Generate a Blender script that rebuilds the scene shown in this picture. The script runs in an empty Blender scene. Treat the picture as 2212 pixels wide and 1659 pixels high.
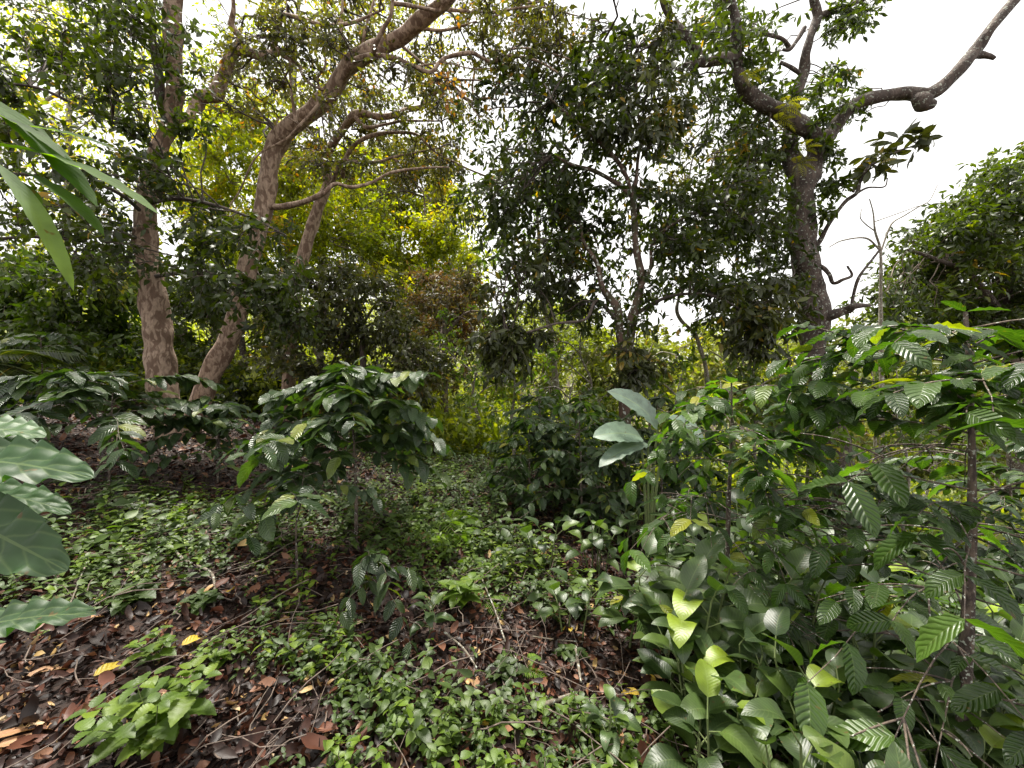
import bpy, math
import numpy as np
rng = np.random.default_rng(11)
R = math.radians
sc = bpy.context.scene
COL = sc.collection

# ------------------------------------------------------------------ camera, light, exposure
CAM = np.array([0.0, 0.0, 1.5])
cam_d = bpy.data.cameras.new('camera'); cam = bpy.data.objects.new('camera', cam_d); COL.objects.link(cam)
cam.location = CAM; cam.rotation_euler = (R(90), 0, 0)
cam_d.sensor_width = 36; cam_d.lens = 14.0; cam_d.clip_start = 0.05; cam_d.clip_end = 600
sc.camera = cam
SUN_EL, SUN_AZ = R(72), R(-25)
w = bpy.data.worlds.new("World"); sc.world = w; w.use_nodes = True
nt = w.node_tree; nt.nodes.clear()
sky = nt.nodes.new('ShaderNodeTexSky'); sky.sky_type = 'NISHITA'; sky.sun_disc = False
sky.sun_elevation = SUN_EL; sky.sun_rotation = SUN_AZ; sky.dust_density = 4
hs = nt.nodes.new('ShaderNodeHueSaturation'); hs.inputs['Saturation'].default_value = 0.15
mx = nt.nodes.new('ShaderNodeMix'); mx.data_type = 'RGBA'; mx.inputs['Factor'].default_value = 0.82
mx.inputs[7].default_value = (14.6, 14.4, 14.2, 1)           # even overcast cloud
bg = nt.nodes.new('ShaderNodeBackground'); bg.inputs['Strength'].default_value = 0.05
wo = nt.nodes.new('ShaderNodeOutputWorld')
nt.links.new(sky.outputs[0], hs.inputs['Color']); nt.links.new(hs.outputs[0], mx.inputs[6])
nt.links.new(mx.outputs[2], bg.inputs[0]); nt.links.new(bg.outputs[0], wo.inputs[0])
sd = bpy.data.lights.new('sun', 'SUN'); sd.energy = 5.0; sd.angle = R(14); sd.color = (1, .95, .86)
sun = bpy.data.objects.new('sun', sd); COL.objects.link(sun)
# light comes from beyond the scene, a little to the left
sun.rotation_euler = (R(-18), 0, R(25))
sc.view_settings.view_transform = 'Standard'; sc.view_settings.look = 'None'
sc.view_settings.exposure = 1.42; sc.view_settings.gamma = 1
cy = sc.cycles
cy.max_bounces = 5; cy.diffuse_bounces = 2; cy.glossy_bounces = 2; cy.transmission_bounces = 3; cy.transparent_max_bounces = 4
cy.use_denoising = True; cy.caustics_reflective = False; cy.caustics_refractive = False

# ------------------------------------------------------------------ helpers: space
F = 860.0
def P(px, py, d):
    return np.array([(px-1106)/F*d, d, 1.5+(830-py)/F*d])
def PP(lst):
    return np.array([P(*a) for a in lst])
def sm(a, b, x):
    t = np.clip((x-a)/(b-a), 0, 1); return t*t*(3-2*t)
def gz(x, y):
    x = np.asarray(x, float); y = np.asarray(y, float)
    z = np.where(x < 0, -0.13*x, -0.19*x)
    z = np.where(x < -12, 1.56-0.05*(x+12), z); z = np.where(x > 12, -2.28-0.05*(x-12), z)
    side = sm(-6, 3, x)
    z = z - side*np.clip(y-7, 0, 16)*0.17
    z = z + np.clip(y-30, 0, 60)*0.17 + (1-side)*np.clip(y-9, 0, 40)*0.03
    z = z + 0.035*np.sin(x*1.7+y*.6)*np.cos(y*1.3-x*.4) + 0.015*np.sin(x*5.1+1)*np.sin(y*4.3)
    return z
def G(px, py):
    d = 0.6
    while d < 60:
        p = P(px, py, d)
        if p[2] <= float(gz(p[0], p[1])): return p
        d += 0.02
    return p
def nrm(v):
    return v/np.maximum(np.linalg.norm(v, axis=-1, keepdims=True), 1e-9)
def rnd(n, a=0., b=1.): return rng.uniform(a, b, n)
def rdir(n):
    return nrm(rng.normal(size=(n, 3)))
def catmull(p, step=6):
    p = np.asarray(p, float)
    q = np.vstack([2*p[0]-p[1], p, 2*p[-1]-p[-2]]); out = []
    for i in range(1, len(q)-2):
        t = np.linspace(0, 1, step, endpoint=False)[:, None]
        a, b, c, d = q[i-1], q[i], q[i+1], q[i+2]
        out.append(.5*((2*b)+(-a+c)*t+(2*a-5*b+4*c-d)*t*t+(-a+3*b-3*c+d)*t**3))
    out.append(q[-2][None]); return np.vstack(out)

# ------------------------------------------------------------------ helpers: mesh collecting
class MB:
    def __init__(s): s.v = []; s.f4 = []; s.r = []; s.uv = []; s.n = 0
    def add(s, v, f, r=None, uv=None):
        v = np.asarray(v, np.float32); s.v.append(v); s.f4.append(np.asarray(f, np.int32)+s.n); k = len(v)
        s.r.append(np.full(k, .5, np.float32) if r is None else np.asarray(r, np.float32))
        s.uv.append(np.zeros((k, 2), np.float32) if uv is None else np.asarray(uv, np.float32)); s.n += k
    def build(s, name, mat, parent=None, origin=None, smooth=True):
        me = bpy.data.meshes.new(name)
        if s.n == 0: s.add(np.zeros((3, 3)), np.zeros((0, 4)))
        v = np.vstack(s.v)
        if origin is not None: v = v-np.asarray(origin, np.float32)
        f = np.vstack(s.f4).astype(np.int32)
        me.vertices.add(len(v)); me.vertices.foreach_set('co', v.ravel())
        me.loops.add(f.size); me.loops.foreach_set('vertex_index', f.ravel())
        me.polygons.add(len(f)); me.polygons.foreach_set('loop_start', np.arange(0, f.size, 4, dtype=np.int32))
        me.update(calc_edges=True)
        me.polygons.foreach_set('use_smooth', np.full(len(f), smooth))
        a = me.attributes.new('rnd', 'FLOAT', 'POINT'); a.data.foreach_set('value', np.concatenate(s.r))
        uv = np.vstack(s.uv); l = me.uv_layers.new(name='UVMap'); l.data.foreach_set('uv', uv[f.ravel()].ravel())
        me.materials.append(mat)
        o = bpy.data.objects.new(name, me); COL.objects.link(o)
        if parent is not None: o.parent = parent
        return o

_tpl = {}
def tpl(nl, nw):
    if (nl, nw) in _tpl: return _tpl[nl, nw]
    v = np.linspace(0, 1, nl+1); u = np.linspace(-1, 1, 2*nw+1)
    V, U = np.meshgrid(v, u, indexing='ij'); k = 2*nw+1
    f = []
    for i in range(nl):
        for j in range(k-1):
            f.append((i*k+j, i*k+j+1, (i+1)*k+j+1, (i+1)*k+j))
    _tpl[nl, nw] = (V.ravel(), U.ravel(), np.array(f)); return _tpl[nl, nw]

def leaves(mb, pos, d, up, L, W, a=.6, b=.9, bend=.6, fold=.25, wave=0., wk=5, nl=3, nw=1, r=None, twist=0., serr=0.):
    """a batch of leaf blades: base at pos, growing along d, upper face towards up"""
    n = len(pos)
    if n == 0: return
    V, U, f = tpl(nl, nw)
    d = nrm(d); s = nrm(np.cross(d, up)+1e-6); nn = np.cross(s, d)
    L = np.broadcast_to(L, n)[:, None]; W = np.broadcast_to(W, n)[:, None]; bend = np.broadcast_to(bend, n)[:, None]+1e-3
    vm = a/(a+b); prof = (V**a*(1-V)**b)/(vm**a*(1-vm)**b); prof = np.maximum(prof, .03)
    if serr: prof = prof*(1+serr*((np.round(V*nl) % 2)-.5)*(np.abs(U) > .9))
    ph = rnd(n, 0, 6.28)[:, None]
    x = U[None]*prof[None]*W*.5
    al = L*np.sin(bend*V[None])/bend; h = -L*(1-np.cos(bend*V[None]))/bend
    h = h+np.abs(x)*fold+wave*L*np.abs(U[None])*prof[None]*np.sin(V[None]*wk*6.28+ph+(U[None] > 0)*1.5)
    if np.any(twist): 
        tw = np.broadcast_to(twist, n)[:, None]*V[None]; h, x = h*np.cos(tw)+x*np.sin(tw), x*np.cos(tw)-h*np.sin(tw)*0.3
    co = pos[:, None, :]+d[:, None, :]*al[..., None]+s[:, None, :]*x[..., None]+nn[:, None, :]*h[..., None]
    k = len(V)
    F_ = (f[None]+(np.arange(n)*k)[:, None, None]).reshape(-1, 4)
    if r is None: r = rnd(n)
    uv = np.stack([U*.5+.5, V], -1)
    mb.add(co.reshape(-1, 3), F_, np.repeat(r, k), np.tile(uv, (n, 1)))

def tubes(mb, pts, rad, sides=4):
    """batch of polylines (n,k,3) with radii (n,k)"""
    n, k, _ = pts.shape
    if n == 0: return
    t = np.gradient(pts, axis=1); t = nrm(t)
    ref = np.where(np.abs(t[:, :1, 2:3]) > .8, np.array([1., .1, 0]), np.array([0, .1, 1.]))
    s = nrm(np.cross(t, np.broadcast_to(ref, t.shape))); q = np.cross(t, s)
    an = np.arange(sides)/sides*2*np.pi
    ring = pts[:, :, None]+rad[:, :, None, None]*(s[:, :, None]*np.cos(an)[None, None, :, None]+q[:, :, None]*np.sin(an)[None, None, :, None])
    i = np.arange(k-1)[:, None]; j = np.arange(sides)[None]
    f = np.stack([i*sides+j, i*sides+(j+1) % sides, (i+1)*sides+(j+1) % sides, (i+1)*sides+j], -1).reshape(-1, 4)
    F_ = (f[None]+(np.arange(n)*k*sides)[:, None, None]).reshape(-1, 4)
    uv = np.stack(np.meshgrid(np.arange(k)/k, np.arange(sides)/sides, indexing='ij'), -1).reshape(-1, 2)
    mb.add(ring.reshape(-1, 3), F_, None, np.tile(uv, (n, 1)))

def limb(mb, pts, rad, sides=12, step=7, bump=.07, cap=True):
    """one thick limb with parallel-transport frame and a knobbly girth; returns its centre line"""
    c = catmull(pts, step); r = np.interp(np.linspace(0, 1, len(c)), np.linspace(0, 1, len(rad)), rad)
    t = nrm(np.gradient(c, axis=0)); s = nrm(np.cross(t[0], [.3, .9, .1])); S = []
    for i in range(len(c)):
        s = nrm(s-t[i]*np.dot(s, t[i])); S.append(s)
    S = np.array(S); Q = np.cross(t, S); an = np.arange(sides)/sides*2*np.pi
    ph = rng.uniform(0, 6, 5)
    ii = np.arange(len(c))[:, None]
    rr = r[:, None]*(1+bump*np.sin(an*2+ph[0]+ii*.35)+bump*.7*np.sin(an*3+ph[1]-ii*.5)+bump*.6*np.sin(ii*.8+ph[2]))
    ring = c[:, None]+rr[..., None]*(S[:, None]*np.cos(an)[None, :, None]+Q[:, None]*np.sin(an)[None, :, None])
    i = np.arange(len(c)-1)[:, None]; j = np.arange(sides)[None]
    f = np.stack([i*sides+j, i*sides+(j+1) % sides, (i+1)*sides+(j+1) % sides, (i+1)*sides+j], -1).reshape(-1, 4)
    mb.add(ring.reshape(-1, 3), f)
    if cap:
        e = ring[-1]; m = np.vstack([e, c[-1][None]+t[-1]*r[-1]*.3]); g = [(j, (j+1) % sides, sides, sides) for j in range(sides)]
        g = [(j, (j+1) % sides, (j+2) % sides, sides) for j in range(0, sides, 2)]
        mb.add(m, g)
    return c

def empty(name, label, cat, loc, group=None, kind=None):
    o = bpy.data.objects.new(name, None); COL.objects.link(o); o.location = [float(a) for a in loc]; o.empty_display_size = .1
    return tag(o, label, cat, group, kind)
def tag(o, label=None, cat=None, group=None, kind=None):
    if label: o['label'] = label
    if cat: o['category'] = cat
    if group: o['group'] = group
    if kind: o['kind'] = kind
    return o
def dup(root, loc, rz, scale, label, group=None):
    r = root.copy(); COL.objects.link(r); r.location = [float(a) for a in loc]; r.rotation_euler = (0, 0, rz); r.scale = (scale,)*3
    r['label'] = label
    if group: r['group'] = group
    for ch in [o for o in root.children]:
        c = ch.copy(); COL.objects.link(c); c.parent = r
    return r

# ------------------------------------------------------------------ materials
def N(nt, t, **k):
    n = nt.nodes.new(t)
    for a, b in k.items():
        if a.startswith('i_'): n.inputs[a[2:].replace('_', ' ')].default_value = b
        else: setattr(n, a, b)
    return n
def ramp(nt, stops, interp='LINEAR'):
    n = nt.nodes.new('ShaderNodeValToRGB'); e = n.color_ramp.elements; n.color_ramp.interpolation = interp
    while len(e) < len(stops): e.new(.5)
    for i, (p, c) in enumerate(stops):
        e[i].position = p; e[i].color = (*c, 1)
    return n
def math_(nt, op, a, b=None):
    n = nt.nodes.new('ShaderNodeMath'); n.operation = op
    for i, x in enumerate((a, b)):
        if x is None: continue
        if isinstance(x, (int, float)): n.inputs[i].default_value = x
        else: nt.links.new(x, n.inputs[i])
    return n.outputs[0]
def leafmat(name, stops, rough=.45, trans=.35, tcol=(1.5, 1.7, .5), veins=0, spec=.5, vbump=.4, holes=False, vlight=.35, dirt=0.):
    m = bpy.data.materials.new(name); m.use_nodes = True; nt = m.node_tree; nt.nodes.clear(); L = nt.links.new
    at = N(nt, 'ShaderNodeAttribute', attribute_name='rnd'); oi = N(nt, 'ShaderNodeObjectInfo')
    cr = ramp(nt, stops); L(at.outputs['Fac'], cr.inputs[0])
    hsv = N(nt, 'ShaderNodeHueSaturation')
    L(math_(nt, 'ADD', math_(nt, 'MULTIPLY', oi.outputs['Random'], .5), .75), hsv.inputs['Value']); L(cr.outputs[0], hsv.inputs['Color'])
    col = hsv.outputs[0]; bump = None
    if veins or dirt:
        tc = N(nt, 'ShaderNodeTexCoord')
        nz = N(nt, 'ShaderNodeTexNoise', i_Scale=14., i_Detail=4.); L(tc.outputs['Object'], nz.inputs['Vector'])
        mr = N(nt, 'ShaderNodeMapRange'); L(nz.outputs[0], mr.inputs[0]); mr.inputs[1].default_value = .3; mr.inputs[2].default_value = .7; mr.inputs[3].default_value = .7; mr.inputs[4].default_value = 1.25
        mm = N(nt, 'ShaderNodeMix', data_type='RGBA', blend_type='MULTIPLY'); mm.inputs['Factor'].default_value = 1
        L(col, mm.inputs[6]); L(mr.outputs[0], mm.inputs[7]); col = mm.outputs[2]
    if veins:
        n5 = N(nt, 'ShaderNodeTexNoise', i_Scale=38., i_Detail=2.); L(tc.outputs['Object'], n5.inputs['Vector'])
        g5 = N(nt, 'ShaderNodeMapRange'); L(n5.outputs[0], g5.inputs[0]); g5.inputs[1].default_value = .68; g5.inputs[2].default_value = .72
        m5 = N(nt, 'ShaderNodeMix', data_type='RGBA'); L(math_(nt, 'MULTIPLY', g5.outputs[0], .75), m5.inputs['Factor']); L(col, m5.inputs[6]); m5.inputs[7].default_value = (.10, .06, .02, 1); col = m5.outputs[2]
        uv = N(nt, 'ShaderNodeSeparateXYZ'); L(tc.outputs['UV'], uv.inputs[0])
        au = math_(nt, 'ABSOLUTE', math_(nt, 'SUBTRACT', math_(nt, 'MULTIPLY', uv.outputs[0], 2.), 1.))
        ph = math_(nt, 'MULTIPLY', math_(nt, 'SUBTRACT', uv.outputs[1], math_(nt, 'MULTIPLY', au, .22)), 6.283*veins)
        sn = math_(nt, 'ADD', math_(nt, 'MULTIPLY', math_(nt, 'COSINE', ph), .5), .5)
        vv = math_(nt, 'POWER', sn, 14.)
        mid = math_(nt, 'LESS_THAN', au, .045)
        vein = math_(nt, 'MAXIMUM', mid, math_(nt, 'MULTIPLY', vv, .6))
        m2 = N(nt, 'ShaderNodeMix', data_type='RGBA'); L(math_(nt, 'MULTIPLY', vein, vlight), m2.inputs['Factor'])
        L(col, m2.inputs[6]); m2.inputs[7].default_value = (.28, .36, .13, 1); col = m2.outputs[2]
        hgt = math_(nt, 'SUBTRACT', math_(nt, 'POWER', math_(nt, 'SUBTRACT', 1., sn), .7), math_(nt, 'MULTIPLY', mid, 1.))
        bp = N(nt, 'ShaderNodeBump', i_Strength=vbump, i_Distance=.004); L(hgt, bp.inputs['Height']); bump = bp.outputs[0]
    pr = N(nt, 'ShaderNodeBsdfPrincipled', i_Roughness=rough); pr.inputs['Specular IOR Level'].default_value = spec
    L(col, pr.inputs['Base Color'])
    tm = N(nt, 'ShaderNodeMix', data_type='RGBA', blend_type='MULTIPLY'); tm.inputs['Factor'].default_value = 1
    L(col, tm.inputs[6]); tm.inputs[7].default_value = (*tcol, 1)
    tr = N(nt, 'ShaderNodeBsdfTranslucent'); L(tm.outputs[2], tr.inputs[0])
    if bump: L(bump, pr.inputs['Normal'])
    mxs = N(nt, 'ShaderNodeMixShader'); mxs.inputs[0].default_value = trans
    L(pr.outputs[0], mxs.inputs[1]); L(tr.outputs[0], mxs.inputs[2])
    out = N(nt, 'ShaderNodeOutputMaterial'); L(mxs.outputs[0], out.inputs[0]); return m

def barkmat(name, c1, c2, c3, scale=9, thr=.5, sharp=.04, bump=.5, lichen=.0, lcol=(.42, .44, .38), vert=2.2):
    m = bpy.data.materials.new(name); m.use_nodes = True; nt = m.node_tree; L = nt.links.new
    pr = nt.nodes['Principled BSDF']; pr.inputs['Roughness'].default_value = .85
    tc = N(nt, 'ShaderNodeTexCoord'); mp = N(nt, 'ShaderNodeMapping'); mp.inputs['Scale'].default_value = (1, 1, 1/vert); L(tc.outputs['Object'], mp.inputs[0])
    n1 = N(nt, 'ShaderNodeTexNoise', i_Scale=float(scale), i_Detail=3., i_Distortion=.6); L(mp.outputs[0], n1.inputs['Vector'])
    r1 = ramp(nt, [(thr-sharp, c1), (thr+sharp, c2)]); L(n1.outputs[0], r1.inputs[0])
    n2 = N(nt, 'ShaderNodeTexNoise', i_Scale=float(scale)*2.3, i_Detail=6.); L(mp.outputs[0], n2.inputs['Vector'])
    mr = N(nt, 'ShaderNodeMapRange'); L(n2.outputs[0], mr.inputs[0]); mr.inputs[1].default_value = .35; mr.inputs[2].default_value = .7
    m1 = N(nt, 'ShaderNodeMix', data_type='RGBA'); L(math_(nt, 'MULTIPLY', mr.outputs[0], .6), m1.inputs[0]); L(r1.outputs[0], m1.inputs[6]); m1.inputs[7].default_value = (*c3, 1)
    col = m1.outputs[2]
    if lichen:
        n3 = N(nt, 'ShaderNodeTexNoise', i_Scale=float(scale)*2.8, i_Detail=2.); L(tc.outputs['Object'], n3.inputs['Vector'])
        g = N(nt, 'ShaderNodeMapRange'); L(n3.outputs[0], g.inputs[0]); g.inputs[1].default_value = .66-lichen*.2; g.inputs[2].default_value = .69-lichen*.2
        m3 = N(nt, 'ShaderNodeMix', data_type='RGBA'); L(g.outputs[0], m3.inputs[0]); L(col, m3.inputs[6]); m3.inputs[7].default_value = (*lcol, 1); col = m3.outputs[2]
    L(col, pr.inputs['Base Color'])
    n4 = N(nt, 'ShaderNodeTexNoise', i_Scale=float(scale)*5, i_Detail=5.); L(mp.outputs[0], n4.inputs['Vector'])
    bp = N(nt, 'ShaderNodeBump', i_Strength=bump, i_Distance=.02); L(math_(nt, 'ADD', n4.outputs[0], n1.outputs[0]), bp.inputs['Height']); L(bp.outputs[0], pr.inputs['Normal'])
    return m

M = dict(
 mottled=barkmat('mottled_bark', (.17, .105, .07), (.40, .29, .21), (.11, .07, .045), scale=15, thr=.49, sharp=.035, bump=.6),
 lichen=barkmat('lichen_bark', (.045, .03, .022), (.11, .08, .062), (.025, .018, .015), scale=9, thr=.5, sharp=.12, bump=1., lichen=.22, lcol=(.26, .27, .22)),
 moss=barkmat('mossy_bark', (.06, .055, .022), (.12, .07, .05), (.035, .028, .02), scale=7, thr=.48, sharp=.08, bump=.7, lichen=.3),
 slim=barkmat('slim_bark', (.16, .14, .10), (.26, .22, .17), (.09, .07, .05), scale=14, thr=.5, sharp=.08, bump=.5, lichen=.35),
 twig=barkmat('twig_bark', (.12, .09, .07), (.20, .15, .12), (.06, .045, .035), scale=20, bump=.3),
 darktwig=barkmat('dark_twig_bark', (.06, .045, .035), (.11, .08, .065), (.03, .025, .02), scale=20, bump=.3),
 coffee_stem=barkmat('coffee_bark', (.07, .05, .04), (.16, .12, .09), (.03, .02, .02), scale=22, bump=.6, lichen=.2),
 greenstem=barkmat('green_stem', (.10, .14, .04), (.14, .18, .06), (.09, .10, .04), scale=15, bump=.1),
 dark=leafmat('dark_glossy_leaf', [(0, (.018, .028, .005)), (.5, (.034, .052, .007)), (.88, (.065, .09, .009)), (.97, (.15, .17, .02)), (1, (.30, .18, .01))], rough=.42, spec=.4, trans=.36, tcol=(2.5, 2.6, .2)),
 darker=leafmat('dark_brown_green_leaf', [(0, (.020, .024, .010)), (.6, (.036, .043, .013)), (.93, (.07, .08, .015)), (1, (.20, .14, .02))], rough=.4, spec=.45, trans=.28, tcol=(2.1, 2.1, .3)),
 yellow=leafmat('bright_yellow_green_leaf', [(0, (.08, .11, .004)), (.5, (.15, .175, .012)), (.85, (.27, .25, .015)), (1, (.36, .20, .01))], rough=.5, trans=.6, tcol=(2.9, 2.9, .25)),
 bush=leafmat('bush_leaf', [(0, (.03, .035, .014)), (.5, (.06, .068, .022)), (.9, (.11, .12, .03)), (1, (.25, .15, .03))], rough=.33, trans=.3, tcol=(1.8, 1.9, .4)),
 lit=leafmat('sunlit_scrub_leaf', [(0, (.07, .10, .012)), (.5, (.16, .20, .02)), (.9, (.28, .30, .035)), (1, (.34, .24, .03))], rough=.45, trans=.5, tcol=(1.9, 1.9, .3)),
 olive=leafmat('olive_leaf', [(0, (.035, .045, .01)), (.6, (.08, .085, .012)), (.85, (.16, .14, .012)), (1, (.33, .14, .015))], rough=.5, trans=.4, tcol=(2., 1.9, .4)),
 brownish=leafmat('rusty_leaf', [(0, (.05, .06, .02)), (.4, (.10, .09, .03)), (.8, (.20, .12, .04)), (1, (.33, .17, .05))], rough=.6, trans=.35, tcol=(1.6, 1.4, .6)),
 green=leafmat('mid_green_leaf', [(0, (.03, .055, .006)), (.6, (.07, .11, .01)), (.95, (.14, .18, .02)), (1, (.30, .25, .03))], rough=.42, trans=.4, tcol=(1.9, 2.2, .4)),
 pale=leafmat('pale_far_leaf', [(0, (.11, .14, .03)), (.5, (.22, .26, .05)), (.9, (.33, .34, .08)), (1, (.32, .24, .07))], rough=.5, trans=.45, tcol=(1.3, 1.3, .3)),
 coffee=leafmat('coffee_leaf', [(0, (.018, .036, .012)), (.6, (.030, .055, .017)), (.95, (.055, .09, .02)), (1, (.14, .16, .02))], rough=.36, spec=.5, trans=.2, tcol=(2.6, 3.2, .4), veins=9, vbump=.8, vlight=.12),
 coffee2=leafmat('lighter_coffee_leaf', [(0, (.026, .056, .010)), (.6, (.045, .09, .015)), (.93, (.09, .16, .03)), (1, (.30, .28, .02))], rough=.34, spec=.55, trans=.38, tcol=(2.0, 2.5, .3), veins=9, vbump=.8, vlight=.15),
 broad=leafmat('broad_herb_leaf', [(0, (.024, .045, .014)), (.5, (.05, .085, .022)), (.88, (.09, .14, .025)), (1, (.19, .26, .015))], rough=.42, spec=.6, trans=.32, tcol=(1.6, 1.9, .3), veins=14, vbump=.12, vlight=.14),
 herb=leafmat('herb_leaf', [(0, (.05, .095, .009)), (.5, (.095, .155, .012)), (.9, (.17, .24, .018)), (1, (.24, .30, .04))], rough=.5, trans=.35, tcol=(1.6, 1.8, .4), dirt=1),
 herbdark=leafmat('dark_herb_leaf', [(0, (.028, .050, .010)), (.6, (.05, .085, .014)), (1, (.10, .15, .02))], rough=.5, trans=.3, dirt=1),
 fern=leafmat('fern_leaf', [(0, (.10, .18, .03)), (1, (.20, .30, .05))], rough=.5, trans=.45, tcol=(1.5, 1.6, .4)),
 yfern=leafmat('yellow_fern_leaf', [(0, (.18, .20, .02)), (1, (.32, .30, .03))], rough=.5, trans=.45, tcol=(1.4, 1.4, .4)),
 litter=leafmat('dead_leaf', [(0, (.012, .006, .004)), (.35, (.026, .010, .006)), (.6, (.060, .021, .011)), (.8, (.12, .042, .022)), (.93, (.24, .12, .07)), (.97, (.42, .28, .10)), (1, (.5, .36, .22))], rough=.5, spec=.35, trans=.06, tcol=(1.3, 1, .6), dirt=1),
 yleaf=leafmat('yellow_fallen_leaf', [(0, (.42, .26, .02)), (1, (.55, .40, .04))], rough=.5, trans=.2, tcol=(1, 1, .5), veins=7),
 tleaf=leafmat('tan_fallen_leaf', [(0, (.38, .19, .09)), (1, (.45, .33, .22))], rough=.6, trans=.1, tcol=(1, 1, .5), veins=7),
)
# ------------------------------------------------------------------ ground
def ground():
    xs = np.concatenate([np.linspace(-90, -12, 30), np.linspace(-11.7, 11.7, 160), np.linspace(12, 90, 30)])
    ys = np.concatenate([np.linspace(-20, -1, 10), np.linspace(-.8, 14, 150), np.linspace(14.5, 110, 60)])
    X, Y = np.meshgrid(xs, ys, indexing='ij'); Z = gz(X, Y)
    v = np.stack([X, Y, Z], -1).reshape(-1, 3); b = len(ys)
    i = np.arange(len(xs)-1)[:, None]; j = np.arange(b-1)[None]
    f = np.stack([i*b+j, (i+1)*b+j, (i+1)*b+j+1, i*b+j+1], -1).reshape(-1, 4)
    m = bpy.data.materials.new('forest_soil'); m.use_nodes = True; nt = m.node_tree; L = nt.links.new
    pr = nt.nodes['Principled BSDF']; pr.inputs['Roughness'].default_value = .9
    tc = N(nt, 'ShaderNodeTexCoord')
    n1 = N(nt, 'ShaderNodeTexNoise', i_Scale=22., i_Detail=8.); L(tc.outputs['Object'], n1.inputs[0])
    r1 = ramp(nt, [(.3, (.012, .007, .005)), (.5, (.03, .016, .011)), (.7, (.05, .027, .018))]); L(n1.outputs[0], r1.inputs[0]); L(r1.outputs[0], pr.inputs['Base Color'])
    bp = N(nt, 'ShaderNodeBump', i_Strength=.8, i_Distance=.03); L(n1.outputs[0], bp.inputs['Height']); L(bp.outputs[0], pr.inputs['Normal'])
    mb = MB(); mb.add(v, f); tag(mb.build('ground', m), kind='structure')
ground()

def scatter(n, r0, r1, a0=-58, a1=58, p=1.0):
    r = r0+(r1-r0)*rnd(n)**p; a = np.radians(rnd(n, a0, a1))
    x = r*np.sin(a); y = r*np.cos(a); return x, y
def gnorm(x, y):
    e = .05; return nrm(np.stack([-(gz(x+e, y)-gz(x-e, y))/(2*e), -(gz(x, y+e)-gz(x, y-e))/(2*e), np.ones_like(x)], -1))
def litter():
    mb = MB()
    n = 100000
    x, y = scatter(n, .9, 13, p=1.15); z = gz(x, y)+rnd(n, .0, .035)
    nn = nrm(gnorm(x, y)+rng.normal(size=(n, 3))*.5)
    d = rdir(n); d[:, 2] *= .15; d = nrm(d)
    L = rng.lognormal(math.log(.048), .36, n); L *= np.clip(.9+.04*np.hypot(x, y), 1, 1.4)
    leaves(mb, np.stack([x, y, z], -1), d, nn, L, L*rnd(n, .25, .48), a=.6, b=.75, bend=rnd(n, -2., 2.3), fold=.45, wave=.05, wk=1.3, nl=5, nw=1, r=np.clip(rnd(n)**1.7, 0, 1), twist=rnd(n, -1., 1.))
    n = 800; x, y = scatter(n, .9, 9, p=1.1); z = gz(x, y)+rnd(n, .02, .045); d = rdir(n); d[:, 2] *= .2; L = rnd(n, .08, .13)
    leaves(mb, np.stack([x, y, z], -1), d, nrm(gnorm(x, y)+rng.normal(size=(n, 3))*.3), L, L*rnd(n, .3, .5), a=.6, b=.75, bend=rnd(n, -.9, 1.6), fold=.5, wave=.05, wk=1.3, nl=7, nw=1, r=rnd(n)**1.2, twist=rnd(n, -1., 1.))
    tag(mb.build('leaf_litter', M['litter']), 'carpet of reddish brown dead leaves over the forest floor', 'leaf litter', kind='stuff')
    mb = MB(); n = 1500
    x, y = scatter(n, 1.0, 8, p=1.); z = gz(x, y)+rnd(n, .02, .06)
    a = rnd(n, 0, 6.28); l = rnd(n, .08, .5)
    t = np.linspace(0, 1, 5)[None, :, None]; p0 = np.stack([x, y, z], -1)[:, None]
    dd = np.stack([np.cos(a), np.sin(a), rnd(n, -.05, .25)], -1)[:, None]*l[:, None, None]
    pts = p0+dd*t+np.cumsum(rng.normal(size=(n, 5, 3)), 1)*l[:, None, None]*.035
    pts[..., 2] = np.maximum(pts[..., 2], gz(pts[..., 0], pts[..., 1])+.02)
    tubes(mb, pts, np.broadcast_to(rnd(n, .0012, .0035)[:, None], (n, 5)).copy(), 4)
    tag(mb.build('fallen_twigs', M['twig']), 'thin dry twigs strewn over the dead leaves', 'twigs', kind='stuff')
litter()

# ------------------------------------------------------------------ low herbs
def dens_blob(x, y, blobs):
    s = np.zeros_like(x)
    for (px, py, r, k) in blobs:
        g = G(px, py); s += k*np.exp(-((x-g[0])**2+(y-g[1])**2)/(2*r*r))
    return s
HB = [(1000, 1040, .8, 1.3), (960, 990, .9, 1.4), (930, 1100, .5, 1.), (760, 1480, .28, 1.), (880, 1600, .25, 1.1), (600, 1400, .3, .8), (1150, 1620, .2, 1.2), (1300, 1560, .25, .9), (460, 1130, .7, .8), (330, 1180, .7, .7), (250, 1250, .5, .6),
      (1000, 1180, .5, .8), (850, 1150, .6, .6), (1100, 1220, .4, .7), (1180, 1350, .25, .4), (1450, 1500, .4, .5), (1330, 1350, .3, .3),
      (150, 1560, .35, -1.5), (1230, 1420, .22, -1.6), (1330, 1440, .2, -1.2), (560, 1560, .18, -.8), (330, 1400, .3, -.8), (250, 960, 1., -.9), (760, 1300, .25, -.6), (500, 1250, .3, -.4), (1020, 1400, .25, -1.2), (1120, 1440, .2, -.8), (700, 1560, .18, -.8), (1130, 1060, .4, -.5)]
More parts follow.
